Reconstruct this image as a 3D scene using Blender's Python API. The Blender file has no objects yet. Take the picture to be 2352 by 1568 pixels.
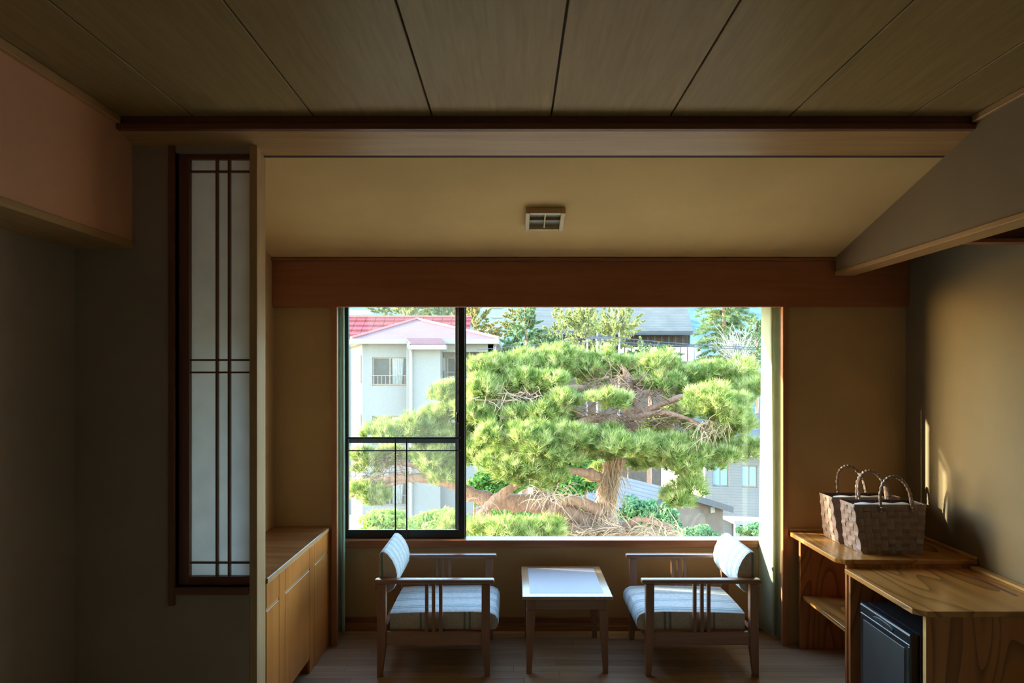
import bpy, bmesh, math, random
import numpy as np
from mathutils import Vector

# ------------------------------------------------------------------ camera, sky, sun, exposure
scene = bpy.context.scene
COL = scene.collection
random.seed(7)
RNG = np.random.default_rng(11)
F = 1568.0                      # focal length in pixels of the 2352 px wide frame (24 mm on 36 mm)
HOR = (1180.0, 858.0)           # vanishing point of the room's depth axis
CAMZ = 1.6

cam_data = bpy.data.cameras.new('camera')
cam_data.sensor_width = 36.0
cam_data.lens = 24.0
cam_data.shift_x = -4.0 / 2352.0
cam_data.shift_y = 74.0 / 2352.0
cam_data.clip_end = 1000
cam = bpy.data.objects.new('camera', cam_data)
cam.location = (0, 0, CAMZ)
cam.rotation_euler = (math.pi / 2, 0, 0)
COL.objects.link(cam)
scene.camera = cam

SUN_TRAVEL = Vector((0.941, -0.203, -0.269)).normalized()
world = bpy.data.worlds.new('sky')
scene.world = world
world.use_nodes = True
wn = world.node_tree.nodes
wl = world.node_tree.links
wn.clear()
sky = wn.new('ShaderNodeTexSky')
sky.sky_type = 'NISHITA'
sky.sun_disc = False
sky.sun_elevation = math.asin(-SUN_TRAVEL.z)
sky.sun_rotation = math.atan2(-SUN_TRAVEL.x, -SUN_TRAVEL.y)
sky.air_density = 1.0
sky.dust_density = 0.5
sky.ozone_density = 1.3
bgn = wn.new('ShaderNodeBackground')
bgn.inputs['Strength'].default_value = 1.08
wout = wn.new('ShaderNodeOutputWorld')
wl.new(sky.outputs[0], bgn.inputs['Color'])
wl.new(bgn.outputs[0], wout.inputs['Surface'])

sun_data = bpy.data.lights.new('sun', 'SUN')
sun_data.energy = 14.0
sun_data.color = (1.0, 0.86, 0.62)
sun_data.angle = math.radians(0.6)
sun = bpy.data.objects.new('sun', sun_data)
sun.rotation_euler = SUN_TRAVEL.to_track_quat('-Z', 'Y').to_euler()
sun.location = (-40, 20, 30)
COL.objects.link(sun)

# sampling portal in the window opening: it emits nothing, it only tells Cycles where the sky is
por_data = bpy.data.lights.new('window_portal', 'AREA')
por_data.shape = 'RECTANGLE'
por_data.size = 2.75
por_data.size_y = 1.56
por_data.cycles.is_portal = True
por = bpy.data.objects.new('window_portal', por_data)
por.location = (0.27, 4.47, 1.31)
por.rotation_euler = (-math.pi / 2, 0, 0)
COL.objects.link(por)

scene.view_settings.view_transform = 'Standard'
scene.view_settings.look = 'None'
scene.view_settings.gamma = 1.0
scene.view_settings.use_curve_mapping = False
scene.view_settings.exposure = 1.5
scene.cycles.use_denoising = True
scene.cycles.denoising_prefilter = 'NONE'
scene.cycles.max_bounces = 12
scene.cycles.diffuse_bounces = 7
scene.cycles.glossy_bounces = 4
scene.cycles.transparent_max_bounces = 16
scene.cycles.sample_clamp_indirect = 6.0


def at(px, py, d):
    """Photo pixel at depth d metres -> point in the room's metres."""
    return Vector(((px - HOR[0]) * d / F, d, CAMZ + (HOR[1] - py) * d / F))


# ------------------------------------------------------------------ materials
def mat_new(name):
    m = bpy.data.materials.new(name)
    m.use_nodes = True
    nt = m.node_tree
    nt.nodes.clear()
    out = nt.nodes.new('ShaderNodeOutputMaterial')
    return m, nt, out


def c4(c):
    return (c[0], c[1], c[2], 1.0)


def principled(nt, out, rough=0.6, spec=0.5, metal=0.0):
    p = nt.nodes.new('ShaderNodeBsdfPrincipled')
    p.inputs['Roughness'].default_value = rough
    p.inputs['Specular IOR Level'].default_value = spec
    p.inputs['Metallic'].default_value = metal
    nt.links.new(p.outputs[0], out.inputs['Surface'])
    return p


def coords(nt, scale=(1, 1, 1), kind='Object'):
    tc = nt.nodes.new('ShaderNodeTexCoord')
    mp = nt.nodes.new('ShaderNodeMapping')
    mp.inputs['Scale'].default_value = scale
    nt.links.new(tc.outputs[kind], mp.inputs['Vector'])
    return mp.outputs[0]


def ramp(nt, fac, stops):
    r = nt.nodes.new('ShaderNodeValToRGB')
    els = r.color_ramp.elements
    els[0].position, els[0].color = stops[0][0], c4(stops[0][1])
    els[1].position, els[1].color = stops[-1][0], c4(stops[-1][1])
    for pos, c in stops[1:-1]:
        e = els.new(pos)
        e.color = c4(c)
    nt.links.new(fac, r.inputs['Fac'])
    return r.outputs['Color']


def noise(nt, vec, scale, detail=4, dist=0.0, rough=0.5):
    n = nt.nodes.new('ShaderNodeTexNoise')
    n.inputs['Scale'].default_value = scale
    n.inputs['Detail'].default_value = detail
    n.inputs['Distortion'].default_value = dist
    n.inputs['Roughness'].default_value = rough
    nt.links.new(vec, n.inputs['Vector'])
    return n.outputs['Fac']


def bump(nt, h, p, strength=0.2, dist=0.01):
    b = nt.nodes.new('ShaderNodeBump')
    b.inputs['Strength'].default_value = strength
    b.inputs['Distance'].default_value = dist
    nt.links.new(h, b.inputs['Height'])
    nt.links.new(b.outputs[0], p.inputs['Normal'])


def mixc(nt, fac, a, b, mode='MIX'):
    n = nt.nodes.new('ShaderNodeMix')
    n.data_type = 'RGBA'
    n.blend_type = mode
    for key, v in ((0, fac), (6, a), (7, b)):
        if hasattr(v, 'node'):
            nt.links.new(v, n.inputs[key])
        elif key == 0:
            n.inputs[0].default_value = v
        else:
            n.inputs[key].default_value = c4(v)
    return n.outputs[2]


def math_n(nt, op, a, b=None, c=None):
    n = nt.nodes.new('ShaderNodeMath')
    n.operation = op
    for i, v in enumerate((a, b, c)):
        if v is None:
            continue
        if hasattr(v, 'node'):
            nt.links.new(v, n.inputs[i])
        else:
            n.inputs[i].default_value = v
    return n.outputs[0]


def m_plain(name, col, rough=0.6, spec=0.4, metal=0.0, var=0.12, vscale=6.0):
    m, nt, out = mat_new(name)
    p = principled(nt, out, rough, spec, metal)
    f = noise(nt, coords(nt), vscale, 3)
    lo = [max(0, c * (1 - var)) for c in col]
    hi = [min(1, c * (1 + var)) for c in col]
    nt.links.new(ramp(nt, f, [(0.3, lo), (0.7, hi)]), p.inputs['Base Color'])
    return m


def m_wood(name, dark, light, axis='X', rough=0.4, freq=1.0, contrast=0.22, cathedral=False, rnd=0.0, spec=0.4):
    """Wood grain running along one axis."""
    m, nt, out = mat_new(name)
    p = principled(nt, out, rough, spec)
    s = {'X': (0.9, 14, 14), 'Y': (14, 0.9, 14), 'Z': (14, 14, 0.9)}[axis]
    v = coords(nt, [k * freq for k in s])
    if rnd:
        oi = nt.nodes.new('ShaderNodeObjectInfo')
        ad = nt.nodes.new('ShaderNodeVectorMath')
        ad.operation = 'ADD'
        sc = nt.nodes.new('ShaderNodeVectorMath')
        sc.operation = 'SCALE'
        sc.inputs[0].default_value = (37, 53, 71)
        nt.links.new(oi.outputs['Random'], sc.inputs['Scale'])
        nt.links.new(v, ad.inputs[0])
        nt.links.new(sc.outputs[0], ad.inputs[1])
        v = ad.outputs[0]
    f = noise(nt, v, 1.6, 5, 0.6, 0.6)
    col = ramp(nt, f, [(0.5 - contrast, dark), (0.5 + contrast, light)])
    if cathedral:
        cs = {'X': (0.55, 2.6, 2.6), 'Y': (2.6, 0.55, 2.6), 'Z': (2.6, 2.6, 0.55)}[axis]
        lines = math_n(nt, 'FRACT', math_n(nt, 'MULTIPLY', noise(nt, coords(nt, cs), 1.25, 1.2, 0.5, 0.35), 15.0))
        band = ramp(nt, lines, [(0.0, (0, 0, 0)), (0.12, (0.3, 0.3, 0.3)), (0.42, (1, 1, 1))])
        dk = [c * 0.42 for c in dark]
        col = mixc(nt, band, mixc(nt, 0.8, col, dk), col)
    if rnd:
        hs = nt.nodes.new('ShaderNodeHueSaturation')
        nt.links.new(col, hs.inputs['Color'])
        nt.links.new(math_n(nt, 'MULTIPLY_ADD', oi.outputs['Random'], rnd, 1 - rnd / 2), hs.inputs['Value'])
        col = hs.outputs[0]
    nt.links.new(col, p.inputs['Base Color'])
    bump(nt, f, p, 0.08, 0.002)
    return m


def m_paper(name, col, scale=260, strength=0.25, rough=0.85, weave=False):
    """Wallpaper / plaster with a fine relief."""
    m, nt, out = mat_new(name)
    p = principled(nt, out, rough, 0.2)
    v = coords(nt)
    f = noise(nt, v, scale, 3)
    g = noise(nt, v, 2.5, 3)
    nt.links.new(ramp(nt, g, [(0.3, [c * 0.94 for c in col]), (0.7, [min(1, c * 1.05) for c in col])]), p.inputs['Base Color'])
    bump(nt, f, p, strength, 0.002)
    return m


def m_glass(name, tint=(0.93, 0.97, 0.95)):
    m, nt, out = mat_new(name)
    tr = nt.nodes.new('ShaderNodeBsdfTransparent')
    tr.inputs[0].default_value = c4(tint)
    gl = nt.nodes.new('ShaderNodeBsdfGlossy')
    gl.inputs['Roughness'].default_value = 0.0
    ge = nt.nodes.new('ShaderNodeNewGeometry')
    dt = nt.nodes.new('ShaderNodeVectorMath')
    dt.operation = 'DOT_PRODUCT'
    nt.links.new(ge.outputs['Normal'], dt.inputs[0])
    nt.links.new(ge.outputs['Incoming'], dt.inputs[1])
    k = math_n(nt, 'SUBTRACT', 1.0, math_n(nt, 'ABSOLUTE', dt.outputs['Value']))
    fres = math_n(nt, 'MULTIPLY_ADD', math_n(nt, 'POWER', k, 5.0), 0.96, 0.04)   # Schlick, same from both sides of the sheet
    mx = nt.nodes.new('ShaderNodeMixShader')
    nt.links.new(fres, mx.inputs[0])
    nt.links.new(tr.outputs[0], mx.inputs[1])
    nt.links.new(gl.outputs[0], mx.inputs[2])
    nt.links.new(mx.outputs[0], out.inputs['Surface'])
    return m


def m_veil(name, col, opacity, transl=0.5):
    """Thin mesh or sheer cloth: partly see-through, the threads scatter light."""
    m, nt, out = mat_new(name)
    tr = nt.nodes.new('ShaderNodeBsdfTransparent')
    df = nt.nodes.new('ShaderNodeBsdfDiffuse')
    df.inputs[0].default_value = c4(col)
    tl = nt.nodes.new('ShaderNodeBsdfTranslucent')
    tl.inputs[0].default_value = c4(col)
    a = nt.nodes.new('ShaderNodeMixShader')
    a.inputs[0].default_value = transl
    nt.links.new(df.outputs[0], a.inputs[1])
    nt.links.new(tl.outputs[0], a.inputs[2])
    b = nt.nodes.new('ShaderNodeMixShader')
    b.inputs[0].default_value = opacity
    # woven threads cover more of the view the flatter a ray meets the mesh
    ge = nt.nodes.new('ShaderNodeNewGeometry')
    dt = nt.nodes.new('ShaderNodeVectorMath')
    dt.operation = 'DOT_PRODUCT'
    nt.links.new(ge.outputs['Normal'], dt.inputs[0])
    nt.links.new(ge.outputs['Incoming'], dt.inputs[1])
    cosv = math_n(nt, 'MAXIMUM', math_n(nt, 'ABSOLUTE', dt.outputs['Value']), 0.05)
    nt.links.new(math_n(nt, 'MINIMUM', math_n(nt, 'DIVIDE', opacity, cosv), 1.0), b.inputs[0])
    nt.links.new(tr.outputs[0], b.inputs[1])
    nt.links.new(a.outputs[0], b.inputs[2])
    nt.links.new(b.outputs[0], out.inputs['Surface'])
    return m


def m_trans(name, stops, transl=0.35, scale=3.0, rough=0.6, detail=3):
    """Leaves, cloth, paper: diffuse plus light coming through."""
    m, nt, out = mat_new(name)
    f = noise(nt, coords(nt), scale, detail)
    col = ramp(nt, f, stops)
    df = nt.nodes.new('ShaderNodeBsdfDiffuse')
    tl = nt.nodes.new('ShaderNodeBsdfTranslucent')
    nt.links.new(col, df.inputs[0])
    nt.links.new(col, tl.inputs[0])
    a = nt.nodes.new('ShaderNodeMixShader')
    a.inputs[0].default_value = transl
    nt.links.new(df.outputs[0], a.inputs[1])
    nt.links.new(tl.outputs[0], a.inputs[2])
    nt.links.new(a.outputs[0], out.inputs['Surface'])
    return m


def m_fabric(name, axis, pitch, sep, base, line, lw=0.0045, rnd_amp=0.012):
    """Upholstery with pairs of woven stripes at constant local axis value."""
    m, nt, out = mat_new(name)
    p = principled(nt, out, 0.85, 0.2)
    tc = nt.nodes.new('ShaderNodeTexCoord')
    sp = nt.nodes.new('ShaderNodeSeparateXYZ')
    nt.links.new(tc.outputs['Object'], sp.inputs[0])
    a = sp.outputs[axis]
    w = noise(nt, coords(nt), 3.0, 2)
    a = math_n(nt, 'ADD', a, math_n(nt, 'MULTIPLY', math_n(nt, 'SUBTRACT', w, 0.5), rnd_amp))
    t = math_n(nt, 'PINGPONG', math_n(nt, 'ADD', a, 5.0), pitch / 2)
    dlt = math_n(nt, 'ABSOLUTE', math_n(nt, 'SUBTRACT', t, sep / 2))
    mask = math_n(nt, 'LESS_THAN', dlt, lw)
    dam = noise(nt, coords(nt, (30, 30, 30)), 1.4, 3, 1.5)
    b = ramp(nt, dam, [(0.42, [c * 0.86 for c in base]), (0.55, base)])
    # a faint broad band between the two lines of a pair
    inner = math_n(nt, 'LESS_THAN', t, sep / 2)
    b = mixc(nt, math_n(nt, 'MULTIPLY', inner, 0.12), b, line)
    col = mixc(nt, mask, b, line)
    nt.links.new(col, p.inputs['Base Color'])
    wv = noise(nt, coords(nt, (1, 1, 1)), 500, 2)
    bump(nt, wv, p, 0.2, 0.001)
    return m


def m_rows(name, c_lo, c_hi, axis, pitch, line=0.12, rough=0.5, dk=0.55):
    """Roofing / siding too far away to tell the courses apart: thin joint lines."""
    m, nt, out = mat_new(name)
    p = principled(nt, out, rough, 0.3)
    tc = nt.nodes.new('ShaderNodeTexCoord')
    sp = nt.nodes.new('ShaderNodeSeparateXYZ')
    nt.links.new(tc.outputs['Object'], sp.inputs[0])
    t = math_n(nt, 'FRACT', math_n(nt, 'DIVIDE', math_n(nt, 'ADD', sp.outputs[axis], 100.0), pitch))
    mask = math_n(nt, 'LESS_THAN', t, line)
    f = noise(nt, coords(nt), 1.2, 5)
    b = ramp(nt, f, [(0.3, c_lo), (0.7, c_hi)])
    nt.links.new(mixc(nt, mask, b, [c * dk for c in c_lo]), p.inputs['Base Color'])
    bump(nt, t, p, 0.4, 0.02)
    return m


M = {}
M['wallpaper'] = m_paper('wallpaper_tan', (0.54, 0.35, 0.165))
M['wall_dark'] = m_paper('plaster_olive', (0.43, 0.33, 0.26))
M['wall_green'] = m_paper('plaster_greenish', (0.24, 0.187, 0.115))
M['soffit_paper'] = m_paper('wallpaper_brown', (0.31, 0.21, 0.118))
M['slope_paper'] = m_paper('ceiling_paper', (0.76, 0.49, 0.21), 200, 0.5)
M['warmlit'] = m_paper('soffit_warmlit', (0.84, 0.41, 0.24), 90, 0.3)  # warm light bounced off red wood, put into the base colour
M['ceil_wood'] = m_wood('ceiling_board_wood', (0.275, 0.172, 0.062), (0.365, 0.232, 0.092), 'Y', 0.45, 2.2, 0.2, rnd=0.08, spec=0.2)
M['bounce_paper'] = m_paper('rear_bounce_paper', (0.80, 0.72, 0.60))
M['gap'] = m_plain('shadow_gap', (0.05, 0.03, 0.025), 0.8)
M['dark_wood'] = m_wood('dark_red_wood_x', (0.16, 0.055, 0.03), (0.24, 0.09, 0.045), 'X', 0.4)
M['dark_wood_z'] = m_wood('dark_red_wood_z', (0.16, 0.055, 0.03), (0.24, 0.09, 0.045), 'Z', 0.4)
M['header'] = m_wood('header_red_wood', (0.33, 0.11, 0.045), (0.42, 0.15, 0.065), 'X', 0.45)
M['frame_z'] = m_wood('frame_wood_z', (0.36, 0.14, 0.06), (0.48, 0.20, 0.085), 'Z', 0.4)
M['strip'] = m_wood('strip_wood_x', (0.45, 0.235, 0.09), (0.60, 0.34, 0.14), 'X', 0.4)
M['strip_y'] = m_wood('strip_wood_y', (0.45, 0.235, 0.09), (0.60, 0.34, 0.14), 'Y', 0.4)
M['pillar'] = m_wood('pillar_lit_wood', (0.46, 0.27, 0.125), (0.62, 0.39, 0.19), 'Z', 0.5)  # kept paler than the casing wood: intense window light put into the colour
M['sill'] = m_wood('sill_wood', (0.25, 0.085, 0.035), (0.45, 0.19, 0.08), 'X', 0.3, 1.0, 0.16)
M['floor'] = m_wood('floor_wood', (0.38, 0.25, 0.155), (0.54, 0.38, 0.245), 'X', 0.33, 1.2, 0.22, rnd=0.3, spec=0.5)
M['tatami'] = m_rows('tatami_straw', (0.56, 0.47, 0.28), (0.64, 0.54, 0.33), 0, 0.01, 0.2, 0.8)
M['cab_top'] = m_wood('cabinet_top_wood', (0.20, 0.075, 0.026), (0.42, 0.19, 0.075), 'X', 0.28, 0.5, 0.18)
M['cab'] = m_wood('cabinet_front_wood', (0.56, 0.185, 0.036), (0.72, 0.27, 0.058), 'Z', 0.35, 0.7)
M['cab_edge'] = m_wood('cabinet_edge_wood', (0.55, 0.31, 0.13), (0.66, 0.40, 0.18), 'Y', 0.35)
M['zelkova'] = m_wood('counter_wood', (0.41, 0.17, 0.040), (0.54, 0.25, 0.064), 'Y', 0.22, 0.6, 0.22, cathedral=True, spec=0.55)
M['zelkova_z'] = m_wood('counter_panel_wood', (0.42, 0.145, 0.042), (0.54, 0.205, 0.065), 'Z', 0.35, 0.6, 0.22, cathedral=True)
M['zelkova_edge'] = m_wood('counter_edge_wood', (0.55, 0.32, 0.11), (0.66, 0.40, 0.15), 'Y', 0.3)
M['chair_wood'] = m_wood('chair_wood', (0.27, 0.13, 0.07), (0.39, 0.20, 0.115), 'X', 0.25, 1.4, spec=0.6)
M['chair_wood_z'] = m_wood('chair_wood_z', (0.27, 0.13, 0.07), (0.39, 0.20, 0.115), 'Z', 0.3, 1.4)
M['table_wood'] = m_wood('table_wood', (0.36, 0.20, 0.10), (0.50, 0.30, 0.15), 'Y', 0.2, 1.2, spec=0.7)
M['table_inset'] = m_plain('table_inset_sheet', (0.40, 0.37, 0.39), 0.42, 0.5, var=0.05, vscale=3)
M['fabric_y'] = m_fabric('fabric_stripes_y', 1, 0.118, 0.024, (0.68, 0.70, 0.70), (0.26, 0.41, 0.45))
M['fabric_back'] = m_fabric('fabric_back_stripes', 1, 0.080, 0.022, (0.68, 0.70, 0.70), (0.26, 0.41, 0.45), 0.003, 0.006)
M['fabric_shade_x'] = m_fabric('fabric_shaded_stripes_x', 0, 0.235, 0.028, (0.62, 0.54, 0.44), (0.22, 0.27, 0.24), 0.006)  # same cloth, darker and warmer: side shade put into its colours
M['black'] = m_plain('black_aluminium', (0.022, 0.023, 0.026), 0.35, 0.5, 0.2)
M['screen_frame'] = m_plain('grey_aluminium', (0.06, 0.075, 0.085), 0.4, 0.5, 0.3)
M['rubber'] = m_plain('window_gasket', (0.03, 0.03, 0.032), 0.6)
M['glass'] = m_glass('window_glass')
M['screen'] = m_veil('insect_mesh', (0.50, 0.50, 0.46), 0.13, 0.3)
M['curtain'] = m_trans('curtain_cloth', [(0.3, (0.50, 0.60, 0.50)), (0.7, (0.58, 0.66, 0.55))], 0.45, 12)
M['shoji'] = m_trans('shoji_paper', [(0.3, (0.80, 0.80, 0.78)), (0.7, (0.88, 0.88, 0.86))], 0.62, 9)
M['lamp_white'] = m_trans('lamp_panel', [(0.3, (0.70, 0.74, 0.66)), (0.7, (0.75, 0.79, 0.70))], 0.3, 8)
M['lamp_frame'] = m_wood('lamp_frame_wood', (0.55, 0.38, 0.18), (0.66, 0.47, 0.24), 'Y', 0.35)
M['lamp_dark'] = m_wood('lamp_dark_wood', (0.20, 0.10, 0.06), (0.26, 0.14, 0.08), 'X', 0.4)
M['fridge'] = m_plain('fridge_black', (0.016, 0.017, 0.019), 0.22, 0.5)
M['fridge_door'] = m_plain('fridge_door_grey', (0.045, 0.046, 0.046), 0.35, 0.5)
M['chrome'] = m_plain('chrome_strip', (0.5, 0.52, 0.55), 0.2, 0.5, 1.0)
M['strap'] = m_wood('basket_strap', (0.225, 0.15, 0.122), (0.30, 0.21, 0.17), 'Z', 0.28, 3.0, rnd=0.2, spec=0.55)
M['basket_in'] = m_plain('basket_inside', (0.10, 0.055, 0.04), 0.6)
M['brass'] = m_plain('brass_rivet', (0.7, 0.6, 0.35), 0.3, 0.5, 1.0)
M['towel'] = m_plain('white_towel', (0.78, 0.80, 0.84), 0.95, 0.1, 0, 0.05, 60)


# ------------------------------------------------------------------ mesh building
class MB:
    def __init__(self):
        self.v, self.f, self.mi = [], [], []

    def face(self, idx, mi=0):
        self.f.append(tuple(idx))
        self.mi.append(mi)

    def box(self, x0, x1, y0, y1, z0, z1, mi=0):
        b = len(self.v)
        self.v += [(x, y, z) for z in (z0, z1) for y in (y0, y1) for x in (x0, x1)]
        for q in ((0, 2, 3, 1), (4, 5, 7, 6), (0, 1, 5, 4), (2, 6, 7, 3), (0, 4, 6, 2), (1, 3, 7, 5)):
            self.face([b + i for i in q], mi)
        return self

    def hexa(self, p, mi=0):
        """Eight corners: 0-3 bottom loop, 4-7 top loop."""
        b = len(self.v)
        self.v += [tuple(q) for q in p]
        for q in ((3, 2, 1, 0), (4, 5, 6, 7), (0, 1, 5, 4), (1, 2, 6, 5), (2, 3, 7, 6), (3, 0, 4, 7)):
            self.face([b + i for i in q], mi)
        return self

    def prism(self, prof, fn, ts, mi=0, mi_cap=None):
        """Sweep a closed profile: fn(p, t) -> xyz for every t in ts."""
        b, n = len(self.v), len(prof)
        for t in ts:
            self.v += [tuple(fn(p, t)) for p in prof]
        for k in range(len(ts) - 1):
            for i in range(n):
                j = (i + 1) % n
                self.face((b + k * n + i, b + k * n + j, b + (k + 1) * n + j, b + (k + 1) * n + i), mi)
        mc = mi if mi_cap is None else mi_cap
        self.face([b + i for i in range(n)][::-1], mc)
        self.face([b + (len(ts) - 1) * n + i for i in range(n)], mc)
        return self

    def tube(self, pts, rad, n=8, cap=True, mi=0):
        pts = [Vector(p) for p in pts]
        if not hasattr(rad, '__len__'):
            rad = [rad] * len(pts)
        b = len(self.v)
        up = Vector((0, 0, 1))
        for i, p in enumerate(pts):
            t = (pts[min(i + 1, len(pts) - 1)] - pts[max(i - 1, 0)])
            t = t.normalized() if t.length > 1e-9 else Vector((0, 0, 1))
            a = t.cross(up)
            if a.length < 0.05:
                a = t.cross(Vector((0, 1, 0)))
            a.normalize()
            c = a.cross(t)
            for k in range(n):
                w = 2 * math.pi * k / n
                self.v.append(tuple(p + (a * math.cos(w) + c * math.sin(w)) * rad[i]))
        for i in range(len(pts) - 1):
            for k in range(n):
                j = (k + 1) % n
                self.face((b + i * n + k, b + i * n + j, b + (i + 1) * n + j, b + (i + 1) * n + k), mi)
        if cap:
            self.face([b + k for k in range(n)][::-1], mi)
            self.face([b + (len(pts) - 1) * n + k for k in range(n)], mi)
        return self

    def grid_slab(self, xs, zs, y0, y1, holes=(), mi=0):
        """A slab in the XZ plane cut into cells, some left open: one connected mesh."""
        keep = {(i, k) for i in range(len(xs) - 1) for k in range(len(zs) - 1)} - set(holes)
        idx = {}

        def vid(i, k, s):
            if (i, k, s) not in idx:
                idx[(i, k, s)] = len(self.v)
                self.v.append((xs[i], (y0, y1)[s], zs[k]))
            return idx[(i, k, s)]
        for (i, k) in keep:
            self.face((vid(i, k, 0), vid(i + 1, k, 0), vid(i + 1, k + 1, 0), vid(i, k + 1, 0)), mi)
            self.face((vid(i, k, 1), vid(i, k + 1, 1), vid(i + 1, k + 1, 1), vid(i + 1, k, 1)), mi)
            for di, dk, a, c in ((-1, 0, (i, k), (i, k + 1)), (1, 0, (i + 1, k), (i + 1, k + 1)), (0, -1, (i, k), (i + 1, k)), (0, 1, (i, k + 1), (i + 1, k + 1))):
                if (i + di, k + dk) not in keep:
                    self.face((vid(*a, 0), vid(*c, 0), vid(*c, 1), vid(*a, 1)), mi)
        return self

    def build(self, name, mats, parent=None, bevel=0.0, segs=1, smooth=False, world=True):
        if not isinstance(mats, (list, tuple)):
            mats = [mats]
        off = Vector((0, 0, 0))
        if parent is not None and world:
            q = parent
            while q is not None:
                off += q.location
                q = q.parent
        me = bpy.data.meshes.new(name)
        me.from_pydata([(x - off.x, y - off.y, z - off.z) for x, y, z in self.v], [], self.f)
        for mt in mats:
            me.materials.append(M[mt] if isinstance(mt, str) else mt)
        if len(mats) > 1:
            me.polygons.foreach_set('material_index', self.mi)
        bm = bmesh.new()
        bm.from_mesh(me)
        bmesh.ops.recalc_face_normals(bm, faces=bm.faces)
        if bevel:
            es = [e for e in bm.edges if len(e.link_faces) == 2 and e.calc_face_angle(0) > 0.5]
            bmesh.ops.bevel(bm, geom=es, offset=bevel, segments=segs, affect='EDGES', clamp_overlap=True, profile=0.5)
        bm.to_mesh(me)
        bm.free()
        if smooth:
            for p in me.polygons:
                p.use_smooth = True
            me.set_sharp_from_angle(angle=math.radians(40))
        o = bpy.data.objects.new(name, me)
        COL.objects.link(o)
        if parent is not None:
            o.parent = parent
        return o


def B(x0, x1, y0, y1, z0, z1):
    return MB().box(x0, x1, y0, y1, z0, z1)


def tag(o, label, cat, group=None, kind=None):
    o['label'] = label
    if cat:
        o['category'] = cat
    if group:
        o['group'] = group
    if kind:
        o['kind'] = kind
    return o


def thing(name, label, cat, loc, group=None, kind=None):
    o = bpy.data.objects.new(name, None)
    o.empty_display_size = 0.1
    o.location = loc
    COL.objects.link(o)
    return tag(o, label, cat, group, kind)


def tri_object(name, tris, mats, parent=None, kind='stuff'):
    """Thousands of loose triangles (N,3,3) as one mesh."""
    tris = np.asarray(tris, dtype=np.float32)
    n = len(tris)
    if parent is not None:
        off = Vector((0, 0, 0))
        q = parent
        while q is not None:
            off += q.location
            q = q.parent
        tris = tris - np.array(off, dtype=np.float32)
    me = bpy.data.meshes.new(name)
    me.vertices.add(n * 3)
    me.vertices.foreach_set('co', tris.reshape(-1))
    me.loops.add(n * 3)
    me.loops.foreach_set('vertex_index', np.arange(n * 3, dtype=np.int32))
    me.polygons.add(n)
    me.polygons.foreach_set('loop_start', np.arange(0, n * 3, 3, dtype=np.int32))
    me.update(calc_edges=True)
    me.materials.append(M[mats] if isinstance(mats, str) else mats)
    o = bpy.data.objects.new(name, me)
    COL.objects.link(o)
    if parent is not None:
        o.parent = parent
    if kind:
        o['kind'] = kind
    return o


def copy_tree(src, parent=None):
    c = src.copy()
    COL.objects.link(c)
    c.parent = parent
    for ch in [k for k in bpy.data.objects if k.parent == src]:
        copy_tree(ch, c)
    return c


# ------------------------------------------------------------------ room shell
DA, DB = 4.04, 4.274            # wall plane beside the window, wall plane under the sill
ZC = 2.65                       # main ceiling


def zs(y):                      # sloped ceiling over the veranda
    return 2.596 - 0.264 * (y - 2.80)


def struct(name, mb, mat, label, parent=None, bevel=0.0, cat=None):
    o = mb.build(name, mat, parent, bevel)
    if parent is None:
        tag(o, label, cat or name.split('_')[0], kind='structure')
    return o


floor = struct('floor', B(-1.95, 2.45, -2.6, 4.40, -0.15, -0.004), 'gap', 'dark brown plank floor of the window bay')
w_row, y = 0.0755, 4.272
row = 0
while y > 2.82:
    y0 = y - w_row
    in_recess = y0 > DA - 0.02
    xa, xb = (-1.12, 1.655) if in_recess else (-1.415, 2.318)
    x = xa - random.random() * 0.8 if row % 2 else xa - 0.15 - random.random() * 0.3
    while x < xb:
        x1 = x + 0.91
        a, b = max(x, xa), min(x1, xb)
        if b - a > 0.03:
            B(a, b - 0.0015, y0 + 0.0012, y, -0.02, 0.0).build('floor_plank', 'floor', floor)
        x = x1
    y = y0
    row += 1
struct('floor_tatami', B(-1.864, 2.319, -2.5, y + 0.001, -0.004, 0.0), 'tatami', 'straw mat floor of the room in front of the window bay')

# main ceiling: long boards with dark joints
ceiling = struct('ceiling', B(-1.95, 2.45, -2.6, 4.40, 2.76, 2.86), 'gap', 'brown board ceiling with dark joints')
B(-1.66, 1.95, -2.5, 2.81, 2.664, 2.70).build('backing', 'gap', ceiling)
seams = [-1.62, -1.309, -0.8175, -0.333, 0.153, 0.639, 1.126, 1.611, 1.881]
for a, b in zip(seams[:-1], seams[1:]):
    B(a + 0.0035, b - 0.0035, -2.5, 2.786, ZC, ZC + 0.012).build('ceiling_board', 'ceil_wood', ceiling, 0.0015)
# edge beam and sloped veranda ceiling
struct('trim_1', B(-1.62, 1.881, 2.790, 2.802, 2.618, 2.70), 'dark_wood', 'dark wood fascia where the board ceiling ends')
struct('trim_2', B(-1.62, 1.881, 2.778, 2.802, 2.596, 2.620), 'dark_wood', 'thin dark red wood lip below the ceiling fascia', None, 0.002)


def slope_slab(name, x0, x1, y0, y1, th, mat, label, cat):
    p = [(x0, y0, zs(y0)), (x1, y0, zs(y0)), (x1, y1, zs(y1)), (x0, y1, zs(y1))]
    q = [(a, b, c + th) for a, b, c in p]
    return struct(name, MB().hexa(p + q), mat, label, None, 0, cat)


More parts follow.
